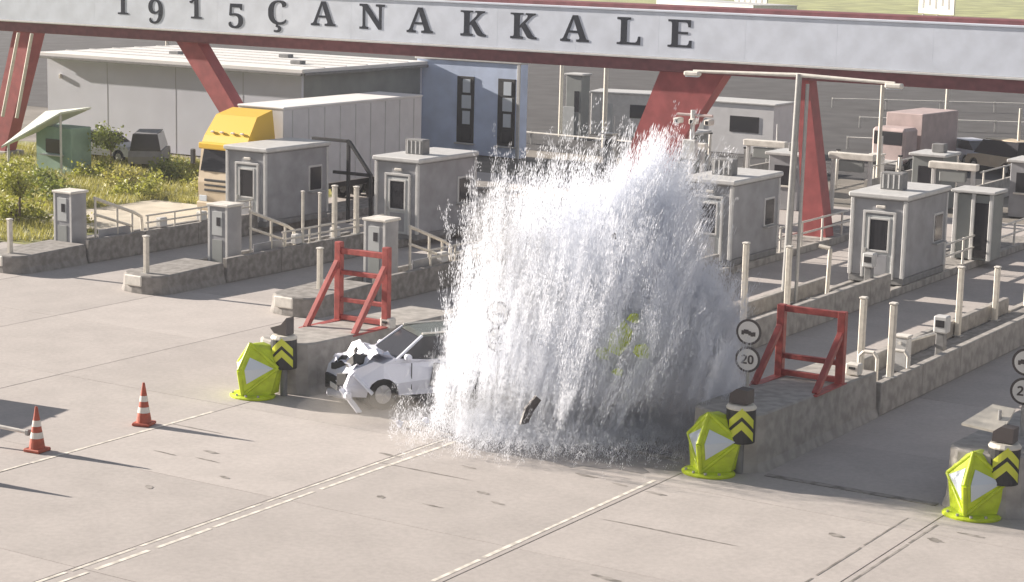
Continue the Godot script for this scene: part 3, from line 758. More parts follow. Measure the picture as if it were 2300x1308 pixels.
func chevron_marker(label: String, x: float, z: float, pointed: bool) -> void:
	var t := thing("chevron_marker", label, "marker", Vector3(x, 0.0, z), 0.0, "chevron markers behind the cushions")
	var st := mb()
	lathe(st, [Vector2(0.0, 0.75), Vector2(0.34, 0.75), Vector2(0.34, 1.52), Vector2(0.29, 1.58), Vector2(0.0, 1.58)], 20)
	part("drum", st, M.dark, t)
	tb(t, "post", Vector3(0, 0, 0), Vector3(0, 0.76, 0), 0.10, M.grey)
	for k in 2:
		var y := 0.98 + k * 0.30
		st = mb()
		for s in [-1.0, 1.0]:      # each arm follows the drum's curve
			for i in 5:
				var a0: float = 0.12 * 0 + s * i * 0.18
				var a1: float = s * (i + 1) * 0.18
				var y0 := y + 0.12 - i * 0.06
				var y1 := y + 0.12 - (i + 1) * 0.06
				var d0 := Vector3(sin(a0 + 0.5), 0, cos(a0 + 0.5)) * 0.352
				var d1 := Vector3(sin(a1 + 0.5), 0, cos(a1 + 0.5)) * 0.352
				quad_out(st, d0 + Vector3(0, y0, 0), d1 + Vector3(0, y1, 0), d1 + Vector3(0, y1 + 0.20, 0), d0 + Vector3(0, y0 + 0.20, 0), Vector3(0, y, 0))
		part("chevron", st, M.chevron, t)
	st = mb()
	lathe(st, [Vector2(0.345, 1.53), Vector2(0.355, 1.56), Vector2(0.30, 1.63), Vector2(0.0, 1.65)], 20)
	part("lid", st, M.cream, t)
	# dark beacon hood on top
	st = mb()
	if pointed:
		hull(st, PackedVector2Array([Vector2(-0.2, 1.66), Vector2(0.2, 1.66), Vector2(0.2, 2.12), Vector2(0.02, 1.92), Vector2(-0.34, 1.80)]), func(_x: float, _y: float) -> float: return 0.16)
	else:
		hull(st, PackedVector2Array([Vector2(-0.24, 1.66), Vector2(0.22, 1.66), Vector2(0.22, 1.98), Vector2(-0.06, 2.0), Vector2(-0.22, 1.88)]), func(_x: float, _y: float) -> float: return 0.18)
	part("beacon_hood", st, M.sign_rim, t)
func round_signs(label: String, x: float, z: float, y0: float, with_text: String) -> void:
	var t := thing("sign_post", label, "traffic sign", Vector3(x, y0, z), 0.12, "round sign pairs on the island noses")
	tb(t, "post", Vector3(0, 0, -0.05), Vector3(0, 3.3 - y0, -0.05), 0.045, M.steel)
	for k in 2:
		var y := (2.36 if k == 0 else 3.02) - y0
		var st := mb(); tube(st, Vector3(0, y, -0.005), Vector3(0, y, 0.02), 0.31, 0.31, 28)
		var d := part("sign_disc", st, M.sign_rim, t)
		st = mb(); tube(st, Vector3(0, y, 0.021), Vector3(0, y, 0.028), 0.255, 0.255, 28)
		part("sign_face", st, M.sign_white, d)
		if k == 0:
			var tm := TextMesh.new()
			var f := SystemFont.new()
			f.font_names = PackedStringArray(["Droid Sans"]); f.font_weight = 700
			tm.text = with_text; tm.font = f; tm.font_size = 48; tm.pixel_size = 0.0062; tm.depth = 0.008
			var o := part("numerals", tm, M.sign_rim, d)
			o.position = Vector3(0, y, 0.034)
		else:
			st = mb()
			for i in 6:
				var u0 := -0.17 + i * 0.0567
				var v0 := 0.03 * sin(i * 1.1)
				box(st, Vector3(u0 + 0.028, y - 0.02 + v0, 0.034), Vector3(0.058, 0.10, 0.010))
			part("pictogram", st, M.sign_rim, d)
func red_frame(label: String, x: float, z: float, y0: float, tall: bool) -> void:
	var t := thing("impact_frame", label, "steel frame", Vector3(x, y0, z), 0.0, "red steel frames on the island noses")
	var top := 2.25 if tall else 1.85
	for s in [-1.0, 1.0]:
		bx(t, "upright", Vector3(s * 0.82, top / 2, 0), Vector3(0.20, top, 0.20), M.red_frame, 0.015)
		var st := mb(); bar(st, Vector3(s * 0.82, 0.02, 1.5), Vector3(s * 0.82, top - 0.55, 0.08), 0.15, 0.15, 0.012)
		part("brace", st, M.red_frame, t)
		bx(t, "base_plate", Vector3(s * 0.82, 0.02, 0.75), Vector3(0.26, 0.04, 1.85), M.red_frame, 0.01)
	bx(t, "cross_rail", Vector3(0, top - (0.25 if tall else 0.09), 0), Vector3(1.44, 0.16, 0.14), M.red_frame, 0.012)
	bx(t, "cross_rail", Vector3(0, top - (0.85 if tall else 1.3), 0), Vector3(1.44, 0.13, 0.14), M.red_frame, 0.012)
	if tall: bx(t, "cross_rail", Vector3(0, 0.62, 0), Vector3(1.44, 0.12, 0.14), M.red_frame, 0.012)
	bx(t, "sill_rail", Vector3(0, 0.12, 0), Vector3(1.44, 0.14, 0.14), M.red_frame, 0.012)
func build_nose_gear() -> void:
	cushion("leftmost lime crash cushion beside the wrecked car", -13.2, 0.45)
	cushion("middle lime crash cushion right of the water plume", -0.05, 0.1)
	cushion("rightmost lime crash cushion near the picture's right edge", 6.1, -0.2)
	chevron_marker("chevron marker with pointed dark hood behind the leftmost lime cushion", -12.62, -0.12, true)
	chevron_marker("chevron marker behind the middle lime cushion", 0.50, -0.35, false)
	chevron_marker("chevron marker behind the rightmost lime cushion", 6.62, -0.55, false)
	round_signs("two round white signs on a post in front of the right red frame", -0.05, -1.75, 1.36, "20")
	round_signs("two round signs half drowned in the water plume", -5.92, 0.0, 0.0, "20")
	round_signs("two round signs cut by the picture's right edge", 6.35, -2.5, 1.34, "20")
	var bd := thing("sign_board", "white slanted board above the rightmost lime cushion", "sign", Vector3(6.15, 1.37, -0.75))
	tb(bd, "post", Vector3(0.25, 0, 0), Vector3(0.25, 0.9, 0), 0.04, M.steel)
	var st := mb()
	var a := [Vector3(-0.5, 0.55, 0.25), Vector3(0.4, 0.48, 0.25), Vector3(0.5, 0.92, -0.25), Vector3(0.0, 0.95, -0.25)]
	var c := Vector3(0.1, 0.7, 0)
	for e in 4: quad_out(st, a[e], a[(e + 1) % 4], a[(e + 1) % 4] - Vector3(0, 0.05, 0), a[e] - Vector3(0, 0.05, 0), c)
	quad_out(st, a[0], a[1], a[2], a[3], c - Vector3(0, 2, 0)); quad_out(st, a[0] - Vector3(0, 0.05, 0), a[1] - Vector3(0, 0.05, 0), a[2] - Vector3(0, 0.05, 0), a[3] - Vector3(0, 0.05, 0), c + Vector3(0, 2, 0))
	part("board", st, M.cream, bd)
	red_frame("taller red steel frame above the wrecked car", -13.05, -4.15, 1.26, true)
	red_frame("squat red steel frame behind the middle lime cushion", 0.0, -5.3, 1.24, false)
	# white chocks and boxes on the nose blocks
	for q in [[-12.2, -4.2, "small pinkish white box at the foot of the taller red frame"], [0.62, -6.7, "small white box behind the squat red frame"]]:
		var b := thing("junction_box", q[2], "box", Vector3(q[0], 1.22, q[1]), 0.0, "white boxes on the nose blocks")
		bx(b, "case", Vector3(0, 0.16, 0), Vector3(0.36, 0.3, 0.3), M.white_paint, 0.03)
		bx(b, "latch", Vector3(0, 0.2, 0.155), Vector3(0.18, 0.06, 0.02), M.dark, 0.004)

# ---------------------------------------------------------------- things far behind the lanes
func pole_thing(label: String, x: float, z: float, h: float, r: float, arm: float) -> void:
	var t := thing("distant_pole", label, "pole", Vector3(x, -0.04, z), 0.0, "poles behind the toll lanes")
	tb(t, "shaft", Vector3.ZERO, Vector3(0, h, 0), r, M.cream, r * 0.8)
	if arm != 0.0:
		tb(t, "arm", Vector3(0, h - 0.1, 0), Vector3(arm, h, 0), r * 0.5, M.cream)
		bx(t, "lamp_head", Vector3(arm, h, 0), Vector3(0.6, 0.14, 0.26), M.white_paint, 0.03)
func simple_car(called: String, label: String, at: Vector3, turn: float, m: Material, van := false) -> Node3D:
	var t := thing(called, label, "van" if van else "car", at, turn)
	var st := mb()
	var hwf := func(_x: float, y: float) -> float: return 0.86 - 0.10 * clampf((y - 0.85) / 0.6, 0, 1)
	var low := [Vector2(2.05, 0.35), Vector2(2.1, 0.6), Vector2(1.9, 0.86), Vector2(0.95, 0.98), Vector2(-2.0, 1.0), Vector2(-2.1, 0.7), Vector2(-2.05, 0.35)]
	var rear := arch(-1.3, 0.36, 0.35); rear.reverse()
	var fro := arch(1.35, 0.36, 0.35); fro.reverse()
	hull(st, PackedVector2Array(low + rear + fro), hwf)
	part("body", st, m, t)
	st = mb()
	var gh := [Vector2(0.9, 0.98), Vector2(0.25, 1.42), Vector2(-1.2, 1.45), Vector2(-1.95, 1.0)]
	if van: gh = [Vector2(1.5, 0.98), Vector2(0.95, 1.75), Vector2(-1.98, 1.85), Vector2(-2.02, 1.0)]
	hull(st, PackedVector2Array(gh), func(_x: float, y: float) -> float: return 0.78 - 0.16 * clampf((y - 1.0) / 0.5, 0, 1))
	part("windows", st, M.glass, t)
	bx(t, "roof", Vector3(-0.5, 1.47 if not van else 1.82, 0), Vector3(1.5 if not van else 2.6, 0.06, 1.22), m, 0.02)
	for s in [-1.0, 1.0]:
		for x in [-1.3, 1.35]: wheel(t, Vector3(x, 0.32, s * 0.74), 0.32, 0.2)
		bx(t, "headlight", Vector3(2.05, 0.68, s * 0.6), Vector3(0.08, 0.14, 0.34), M.reflector, 0.03)
	return t
func hut(called: String, label: String, cat: String, at: Vector3, s: Vector3, m: Material, turn := 0.0) -> Node3D:
	var t := thing(called, label, cat, at, turn)
	bx(t, "wall", Vector3(0, s.y / 2, 0), s, m, 0.03)
	bx(t, "roof", Vector3(0, s.y + 0.06, 0), Vector3(s.x + 0.2, 0.12, s.z + 0.2), M.cabin_trim, 0.03)
	bx(t, "door", Vector3(-s.x * 0.28, 1.0, s.z / 2 + 0.01), Vector3(0.8, 2.0, 0.05), M.door, 0.01)
	bx(t, "window", Vector3(s.x * 0.2, s.y * 0.6, s.z / 2 + 0.01), Vector3(s.x * 0.3, s.y * 0.32, 0.04), M.glass, 0.008)
	return t
func build_background() -> void:
	for p in [["left of two cream poles right of the office block", -43.6, -66.2, 7.5, 0.13, 0.0], ["right of two cream poles right of the office block", -38.2, -62.2, 7.0, 0.15, 0.0], ["grey pole right of the tall lamp post", -17.0, -52.0, 6.2, 0.11, 0.0], ["short pole above the warehouse roof at far left", -72.0, -62.0, 6.6, 0.14, 0.0], ["pole near the right edge of the picture beyond the lanes", -14.6, -66.0, 3.6, 0.09, 0.0], ["white pole by the pink lorry", -20.2, -70.0, 4.6, 0.12, 0.0]]:
		pole_thing(p[0], p[1], p[2], p[3], p[4], p[5])
	hut("site_container", "pale grey flat-roofed container cabin behind the lamp post", "container", Vector3(-31.6, -0.04, -66.0), Vector3(6.2, 2.9, 2.6), M.trailer)
	hut("site_container", "pale cabin between the cream poles and the red strut", "container", Vector3(-41.0, -0.04, -70.5), Vector3(4.6, 2.6, 2.4), M.cabin_trim, 0.25)
	# dark cypress-like sign column beside the left pole
	hut("equipment_cabinet", "tall dark cabinet beside the left cream pole", "cabinet", Vector3(-42.0, -0.04, -65.5), Vector3(1.1, 3.9, 1.0), M.annex)
	# pink lorry
	var lo := thing("box_lorry", "dusty pink box lorry beyond the right-hand booths", "lorry", Vector3(-20.3, -0.04, -64.5), -PI / 2 - 0.1)
	bx(lo, "cargo_box", Vector3(-1.6, 1.95, 0), Vector3(4.4, 2.3, 2.2), M.pink, 0.04)
	bx(lo, "cab", Vector3(1.6, 1.45, 0), Vector3(1.6, 1.9, 2.0), M.pink, 0.15)
	bx(lo, "windscreen", Vector3(2.41, 1.85, 0), Vector3(0.04, 0.7, 1.7), M.glass, 0.02)
	bx(lo, "bumper", Vector3(2.42, 0.55, 0), Vector3(0.14, 0.25, 1.9), M.cabin_trim, 0.03)
	bx(lo, "chassis", Vector3(-0.6, 0.6, 0), Vector3(5.4, 0.2, 0.9), M.dark, 0.02)
	for s in [-1.0, 1.0]:
		for x in [-2.6, 1.5]: wheel(lo, Vector3(x, 0.42, s * 0.9), 0.42, 0.28)
	simple_car("van", "cream van at the right edge beyond the toll lanes", Vector3(-15.6, -0.04, -66.5), 2.6, M.tan, true)
	simple_car("parked_car", "white car beyond the lanes left of the cream van", Vector3(-18.6, -0.04, -69.0), 2.5, M.car_white)
	simple_car("parked_car", "dark parked car by the shrubs near the yellow truck", Vector3(-50.5, 0.01, -36.6), 2.2, M.grey, true)
	simple_car("parked_car", "pale parked car by the kiosk at far left", Vector3(-54.0, 0.01, -37.2), 0.1, M.cabin_trim)
	# roadside guard rails that curve away on the right
	var rails := [[Vector3(-27, 0, -72), Vector3(-6, 0, -80), "nearest white guard rail across the road at the right"], [Vector3(-32, 0, -86), Vector3(-8, 0, -98), "second white guard rail further back at the right"], [Vector3(-40, 0, -100), Vector3(-12, 0, -116), "furthest white guard rail under the beam at the right"], [Vector3(-47, 0, -61), Vector3(-33, 0, -60), "white rail behind the plume under the container cabins"]]
	for r in rails:
		var a: Vector3 = r[0]
		var b: Vector3 = r[1]
		var t := thing("crash_barrier", r[2], "guard rail", a, 0.0, "guard rails beyond the toll lanes")
		var d := b - a
		var n := int(d.length() / 4.0)
		for k in n:
			var p0 := d * (float(k) / n)
			var p1 := d * (float(k + 1) / n)
			var st := mb(); bar(st, p0 + Vector3(0, 0.68, 0), p1 + Vector3(0, 0.68, 0), 0.30, 0.06, 0.01)
			part("rail", st, M.white_paint, t)
			bx(t, "post", p0 + Vector3(0, 0.36, -0.06), Vector3(0.12, 0.8, 0.08), M.steel, 0.01)
	# row of white marker posts and lane machines in the opposite lanes
	var spots := []
	for k in 12: spots.append(Vector3(-34.0 + k * 1.75 + rng.randf_range(-0.4, 0.4), -0.04, -50.0 - rng.randf_range(0.0, 11.0)))
	spots.sort_custom(func(a: Vector3, b: Vector3) -> bool: return a.x * 0.846 - a.z * 0.533 < b.x * 0.846 - b.z * 0.533)
	var nth := ["first", "second", "third", "fourth", "fifth", "sixth", "seventh", "eighth"]
	var np := 0
	for k in 12:
		if k % 3 == 0:
			var e := thing("lane_machine", "%s white lane machine from the left beyond the booths" % nth[k / 3], "machine", spots[k], 0.0, "lane machines beyond the booths")
			bx(e, "cabinet", Vector3(0, 0.8, 0), Vector3(0.6, 1.6, 0.5), M.cabin_trim, 0.04)
			bx(e, "screen", Vector3(0, 1.15, 0.26), Vector3(0.4, 0.4, 0.03), M.glass, 0.008)
			bx(e, "hood", Vector3(0, 1.66, 0.05), Vector3(0.7, 0.08, 0.65), M.white_paint, 0.02)
			tb(e, "mast", Vector3(0.2, 1.6, 0), Vector3(0.2, 2.6, 0), 0.05, M.cabin_trim)
		else:
			var e := thing("marker_post", "%s slim white marker post from the left beyond the booths" % nth[np], "post", spots[k], 0.0, "marker posts beyond the booths")
			np += 1
			tb(e, "shaft", Vector3.ZERO, Vector3(0.05, 1.9, 0), 0.08, M.white_paint)
			bx(e, "cap", Vector3(0.05, 1.92, 0), Vector3(0.2, 0.08, 0.2), M.dark, 0.02)
	var where := [[-23.5, -44.0], [-21.0, -47.5], [-18.2, -43.5], [-26.5, -49.0], [-15.5, -45.0], [-13.0, -48.0], [-24.0, -55.0], [-10.5, -44.5], [-17.0, -54.5], [-8.5, -48.5], [-12.0, -56.0], [-29.5, -54.0]]
	where.sort_custom(func(a: Array, b: Array) -> bool: return a[0] * 0.846 - a[1] * 0.533 < b[0] * 0.846 - b[1] * 0.533)
	var place := ["first", "second", "third", "fourth", "fifth", "sixth", "seventh", "eighth", "ninth", "tenth", "eleventh", "twelfth"]
	for k in where.size():
		var at := Vector3(where[k][0], 0.0, where[k][1])
		if k % 3 == 0:
			var e := thing("lane_portal", "%s white lane portal from the left in the rear lanes" % place[k / 3], "portal", at, 0.0, "white portals in the rear lanes")
			for sx in [-1, 1]: bx(e, "upright", Vector3(sx * 0.9, 1.3, 0), Vector3(0.16, 2.6, 0.2), M.cabin_trim, 0.02)
			bx(e, "lintel", Vector3(0, 2.55, 0), Vector3(2.2, 0.3, 0.4), M.white_paint, 0.03)
			bx(e, "display", Vector3(0, 2.1, 0.05), Vector3(1.2, 0.5, 0.2), M.annex, 0.03)
		elif k % 3 == 1:
			var e := thing("rear_booth", "%s small grey booth from the left in the rear lanes" % place[k / 3], "toll booth", at, 0.0, "small booths in the rear lanes")
			bx(e, "wall", Vector3(0, 1.25, -0.9), Vector3(1.5, 2.5, 1.8), M.cabin if k % 2 == 0 else M.annex, 0.03)
			bx(e, "roof", Vector3(0, 2.57, -0.9), Vector3(1.8, 0.14, 2.1), M.cabin_trim, 0.03)
			bx(e, "window", Vector3(0, 1.6, 0.01), Vector3(0.9, 0.9, 0.05), M.glass, 0.01)
			bx(e, "window_frame", Vector3(0, 1.1, 0.03), Vector3(1.1, 0.08, 0.08), M.white_paint, 0.01)
			bx(e, "air_conditioner", Vector3(0.2, 2.85, -0.9), Vector3(0.6, 0.4, 0.5), M.grey, 0.03)
		else:
			var e := thing("concrete_barrier", "%s low concrete barrier from the left in the rear lanes" % place[k / 3], "barrier", at, 0.0, "low barriers in the rear lanes")
			var st9 := mb()
			hull(st9, PackedVector2Array([Vector2(-0.3, 0), Vector2(0.3, 0), Vector2(0.24, 0.2), Vector2(0.11, 0.45), Vector2(0.08, 0.85), Vector2(-0.08, 0.85), Vector2(-0.11, 0.45), Vector2(-0.24, 0.2)]), func(_x: float, _y: float) -> float: return 4.0)
			part("shell", st9, M.concrete, e)
			for z in [-3.0, 0.0, 3.0]: tb(e, "post", Vector3(0, 0.84, z), Vector3(0, 1.5, z), 0.05, M.white_paint)
			tb(e, "rail", Vector3(0, 1.45, -3.5), Vector3(0, 1.45, 3.5), 0.04, M.white_paint)
	# camera mast on the roof line right of the plume: white and red bits
	var cm := thing("camera_mast", "white and rust coloured camera mast above the booth right of the plume", "mast", Vector3(-17.6, 0.24, -33.0))
	tb(cm, "mast", Vector3.ZERO, Vector3(0, 5.0, 0), 0.10, M.cabin_trim)
	tb(cm, "cross_arm", Vector3(-0.7, 4.8, 0), Vector3(0.9, 4.8, 0), 0.06, M.pink)
	for x in [-0.6, 0.1, 0.8]:
		var cbox := bx(cm, "camera", Vector3(x, 4.55, 0.1), Vector3(0.24, 0.24, 0.5), M.white_paint, 0.04)
		bx(cbox, "lens", Vector3(x, 4.55, 0.36), Vector3(0.14, 0.14, 0.03), M.glass, 0.02)
	bx(cm, "control_box", Vector3(0.0, 3.4, 0.15), Vector3(0.6, 0.8, 0.3), M.cabin_trim, 0.03)
	# distant boards beyond the road
	for b in [[-124.0, -262.0, "left of two distant white boards above the sign beam"], [-101.0, -286.0, "right of two distant white boards above the sign beam"]]:
		var t := thing("distant_billboard", b[2], "billboard", Vector3(b[0], -0.04, b[1]), -0.5, "white boards above the beam")
		bx(t, "panel", Vector3(0, 3.6, 0), Vector3(9.0, 5.2, 0.3), M.white_paint, 0.05)
		for s in [-1, 0, 1]: bx(t, "leg", Vector3(s * 3.6, 0.5, -0.3), Vector3(0.3, 1.2, 0.3), M.steel, 0.03)
		for k in 5: bx(t, "stripe", Vector3(-3.2 + k * 1.6, 3.0 + (k % 2) * 0.5, 0.17), Vector3(0.5, 2.2, 0.04), M.grey, 0.0)
	bx(hut("roadside_building", "low pale building at the foot of the green field", "building", Vector3(-118.0, -0.04, -240.0), Vector3(26, 3.0, 8), M.cabin_trim, -0.5), "band", Vector3(0, 1.6, 4.02), Vector3(24, 0.6, 0.06), M.grey, 0.0)

# ---------------------------------------------------------------- plants
func leaf_cloud(seed_: int, n: int, r: Vector3, size: float) -> ArrayMesh:
	var g := RandomNumberGenerator.new(); g.seed = seed_
	var st := mb()
	var clumps := []
	for i in 9: clumps.append(Vector3(g.randfn(0, 0.42) * r.x, absf(g.randfn(0.45, 0.32)) * r.y, g.randfn(0, 0.42) * r.z))
	for i in n:
		var c: Vector3 = clumps[g.randi() % clumps.size()]
		var p := c + Vector3(g.randfn(0, 0.22) * r.x, g.randfn(0, 0.20) * r.y, g.randfn(0, 0.22) * r.z)
		if p.y < 0.03: p.y = g.randf_range(0.03, 0.3)
		var d := Vector3(g.randfn(), g.randfn() + 0.5, g.randfn()).normalized()
		var s := d.cross(Vector3(g.randfn(), g.randfn(), g.randfn())).normalized()
		var l := size * g.randf_range(0.6, 1.3)
		var w := l * 0.32
		tri(st, p, p + d * l * 0.5 + s * w, p + d * l); tri(st, p, p + d * l, p + d * l * 0.5 - s * w)
	return st.commit()
func build_plants() -> void:
	var cl := []
	for k in 3: cl.append(leaf_cloud(700 + k, 900, Vector3(1.0, 1.1, 1.0), 0.17))
	var S := [[-41.2, -18.2, 1.5, 0, "yellow-green shrub at the left picture edge"], [-39.4, -19.8, 1.0, 2, "low shrub left of the far left cabinet"], [-43.8, -23.4, 1.3, 1, "dark green shrub below the kiosk"], [-43.0, -27.6, 1.3, 0, "leafy shrub above the sloping rail"], [-45.5, -29.6, 1.2, 2, "straw-coloured shrub left of the parked car"], [-46.2, -33.4, 1.3, 1, "dark shrub in front of the warehouse"], [-43.9, -32.5, 1.1, 0, "bright shrub left of the truck's cab"], [-49.2, -31.2, 1.2, 0, "shrub beside the kiosk's right side"], [-41.4, -30.2, 0.9, 2, "small dry shrub near the truck's bumper"], [-47.6, -26.6, 1.2, 1, "green shrub below the kiosk's canopy"], [-52.6, -28.4, 1.3, 0, "shrub under the tilted canopy at the left"]]
	for s in S:
		var t := thing("shrub", s[4], "shrub", Vector3(s[0], 0.006, s[1]), rng.randf() * TAU, "shrubs on the verge")
		t.scale = Vector3(1.0, 0.78, 1.0) * s[2] * 0.88
		part("foliage", cl[s[3]], M.leaf[s[3]], t)
		var st := mb()
		for k in 4: tube(st, Vector3.ZERO, Vector3(cos(k * 1.6) * 0.3, 0.8, sin(k * 1.6) * 0.3), 0.03, 0.012, 5)
		part("stem", st, M.bark, t)
	for q in [[-40.6, -17.9, "thin sapling on the grass left of the far left cabinet"], [-50.2, -33.4, "small dark tree beside the kiosk"]]:
		var t := thing("sapling", q[2], "tree", Vector3(q[0], 0.006, q[1]), 0.0, "young trees on the verge")
		var st := mb()
		tube(st, Vector3.ZERO, Vector3(0.06, 1.5, 0), 0.06, 0.035, 7)
		for k in 5: tube(st, Vector3(0.04, 1.0 + k * 0.12, 0), Vector3(cos(k * 2.4) * 0.5, 1.6 + k * 0.2, sin(k * 2.4) * 0.5), 0.025, 0.008, 5)
		part("trunk", st, M.bark, t)
		var cr := part("crown", cl[1], M.leaf[1] if q[0] < -45 else M.leaf[0], t); cr.position.y = 1.1
	# grass
	var blade := mb()
	for k in 5:
		var a := k * 1.3
		var b := Vector3(cos(a) * 0.05, 0, sin(a) * 0.05)
		tri(blade, b, b + Vector3(cos(a + 1.6), 0, sin(a + 1.6)) * 0.025, b + Vector3(cos(a) * 0.10, 0.22, sin(a) * 0.10))
	var mm := MultiMesh.new()
	mm.transform_format = MultiMesh.TRANSFORM_3D; mm.mesh = blade.commit(); mm.instance_count = 14000
	for i in mm.instance_count:
		var p := Vector3(rng.randf_range(-62, -36.6), 0.006, rng.randf_range(-40, -14.2))
		if p.x > -41.5 and p.z < -18.5 and p.z > -27.0: p.x -= 8.0
		mm.set_instance_transform(i, Transform3D(Basis(Vector3.UP, rng.randf() * TAU).scaled(Vector3.ONE * rng.randf_range(0.6, 1.7)), p))
	var g := MultiMeshInstance3D.new()
	g.name = "grass"; g.multimesh = mm; g.material_override = M.leaf[2]; add_child(g)
	g.set_meta("kind", "stuff"); tag(g, "dry yellow-green grass on the verge at the left", "grass")

# ---------------------------------------------------------------- cones and barriers
func make_cone(label: String, at: Vector3, turn: float) -> void:
	var t := thing("traffic_cone", label, "traffic cone", at, turn, "cones on the apron")
	bx(t, "base", Vector3(0, 0.04, 0), Vector3(0.46, 0.08, 0.46), M.cone, 0.02)
	var ys := [0.08, 0.32, 0.46, 0.60, 0.74, 1.06]
	for k in 5:
		var st := mb()
		var r0 := lerpf(0.19, 0.03, (ys[k] - 0.08) / 0.98)
		var r1 := lerpf(0.19, 0.03, (ys[k + 1] - 0.08) / 0.98)
		var ex := 0.004 if k % 2 == 1 else 0.0
		lathe(st, [Vector2(r0 + ex, ys[k]), Vector2(r1 + ex, ys[k + 1])], 18)
		if k == 4: lathe(st, [Vector2(r1, ys[5]), Vector2(0.0, ys[5] + 0.01)], 18)
		part("reflective_band" if k % 2 == 1 else "cone_body", st, M.white_paint if k % 2 == 1 else M.cone, t)
func build_cones() -> void:
	make_cone("red and white cone standing alone on the open apron", Vector3(-13.32, 0, 4.48), 0.3)
	make_cone("red and white cone at the left edge beside the white pole", Vector3(-13.55, 0, 7.85), 0.1)
	make_cone("cone just outside the left edge whose shadow enters the picture", Vector3(-13.35, 0, 10.55), 0.5)
	var pl := thing("barrier_pole", "white pole reaching in from the left edge to the cone", "pole", Vector3(-14.0, 0, 7.9))
	tb(pl, "pole", Vector3(0.2, 0.42, 0), Vector3(-2.6, 0.60, 0.5), 0.045, M.white_paint)
	bx(pl, "clamp", Vector3(0.22, 0.42, 0), Vector3(0.12, 0.14, 0.12), M.grey, 0.02)
	for q in [[-19.0, 6.4, 3.2, "plastic barrier outside the left edge casting the upper shadow", 0.25], [-13.4, 15.6, 3.4, "plastic barrier outside the lower left corner casting a shadow", 0.1]]:
		var t := thing("plastic_barrier", q[3], "barrier", Vector3(q[0], 0, q[1]), q[4], "barriers left of the picture")
		var st := mb()
		hull(st, PackedVector2Array([Vector2(-0.35, 0), Vector2(0.35, 0), Vector2(0.3, 0.22), Vector2(0.14, 0.5), Vector2(0.1, 1.15), Vector2(-0.1, 1.15), Vector2(-0.14, 0.5), Vector2(-0.3, 0.22)]), func(_x: float, _y: float) -> float: return q[2] / 2)
		part("shell", st, M.white_paint, t)
		for s in [-1, 1]: tb(t, "filler_cap", Vector3(0, 1.14, s * 0.8), Vector3(0, 1.2, s * 0.8), 0.07, M.cone)

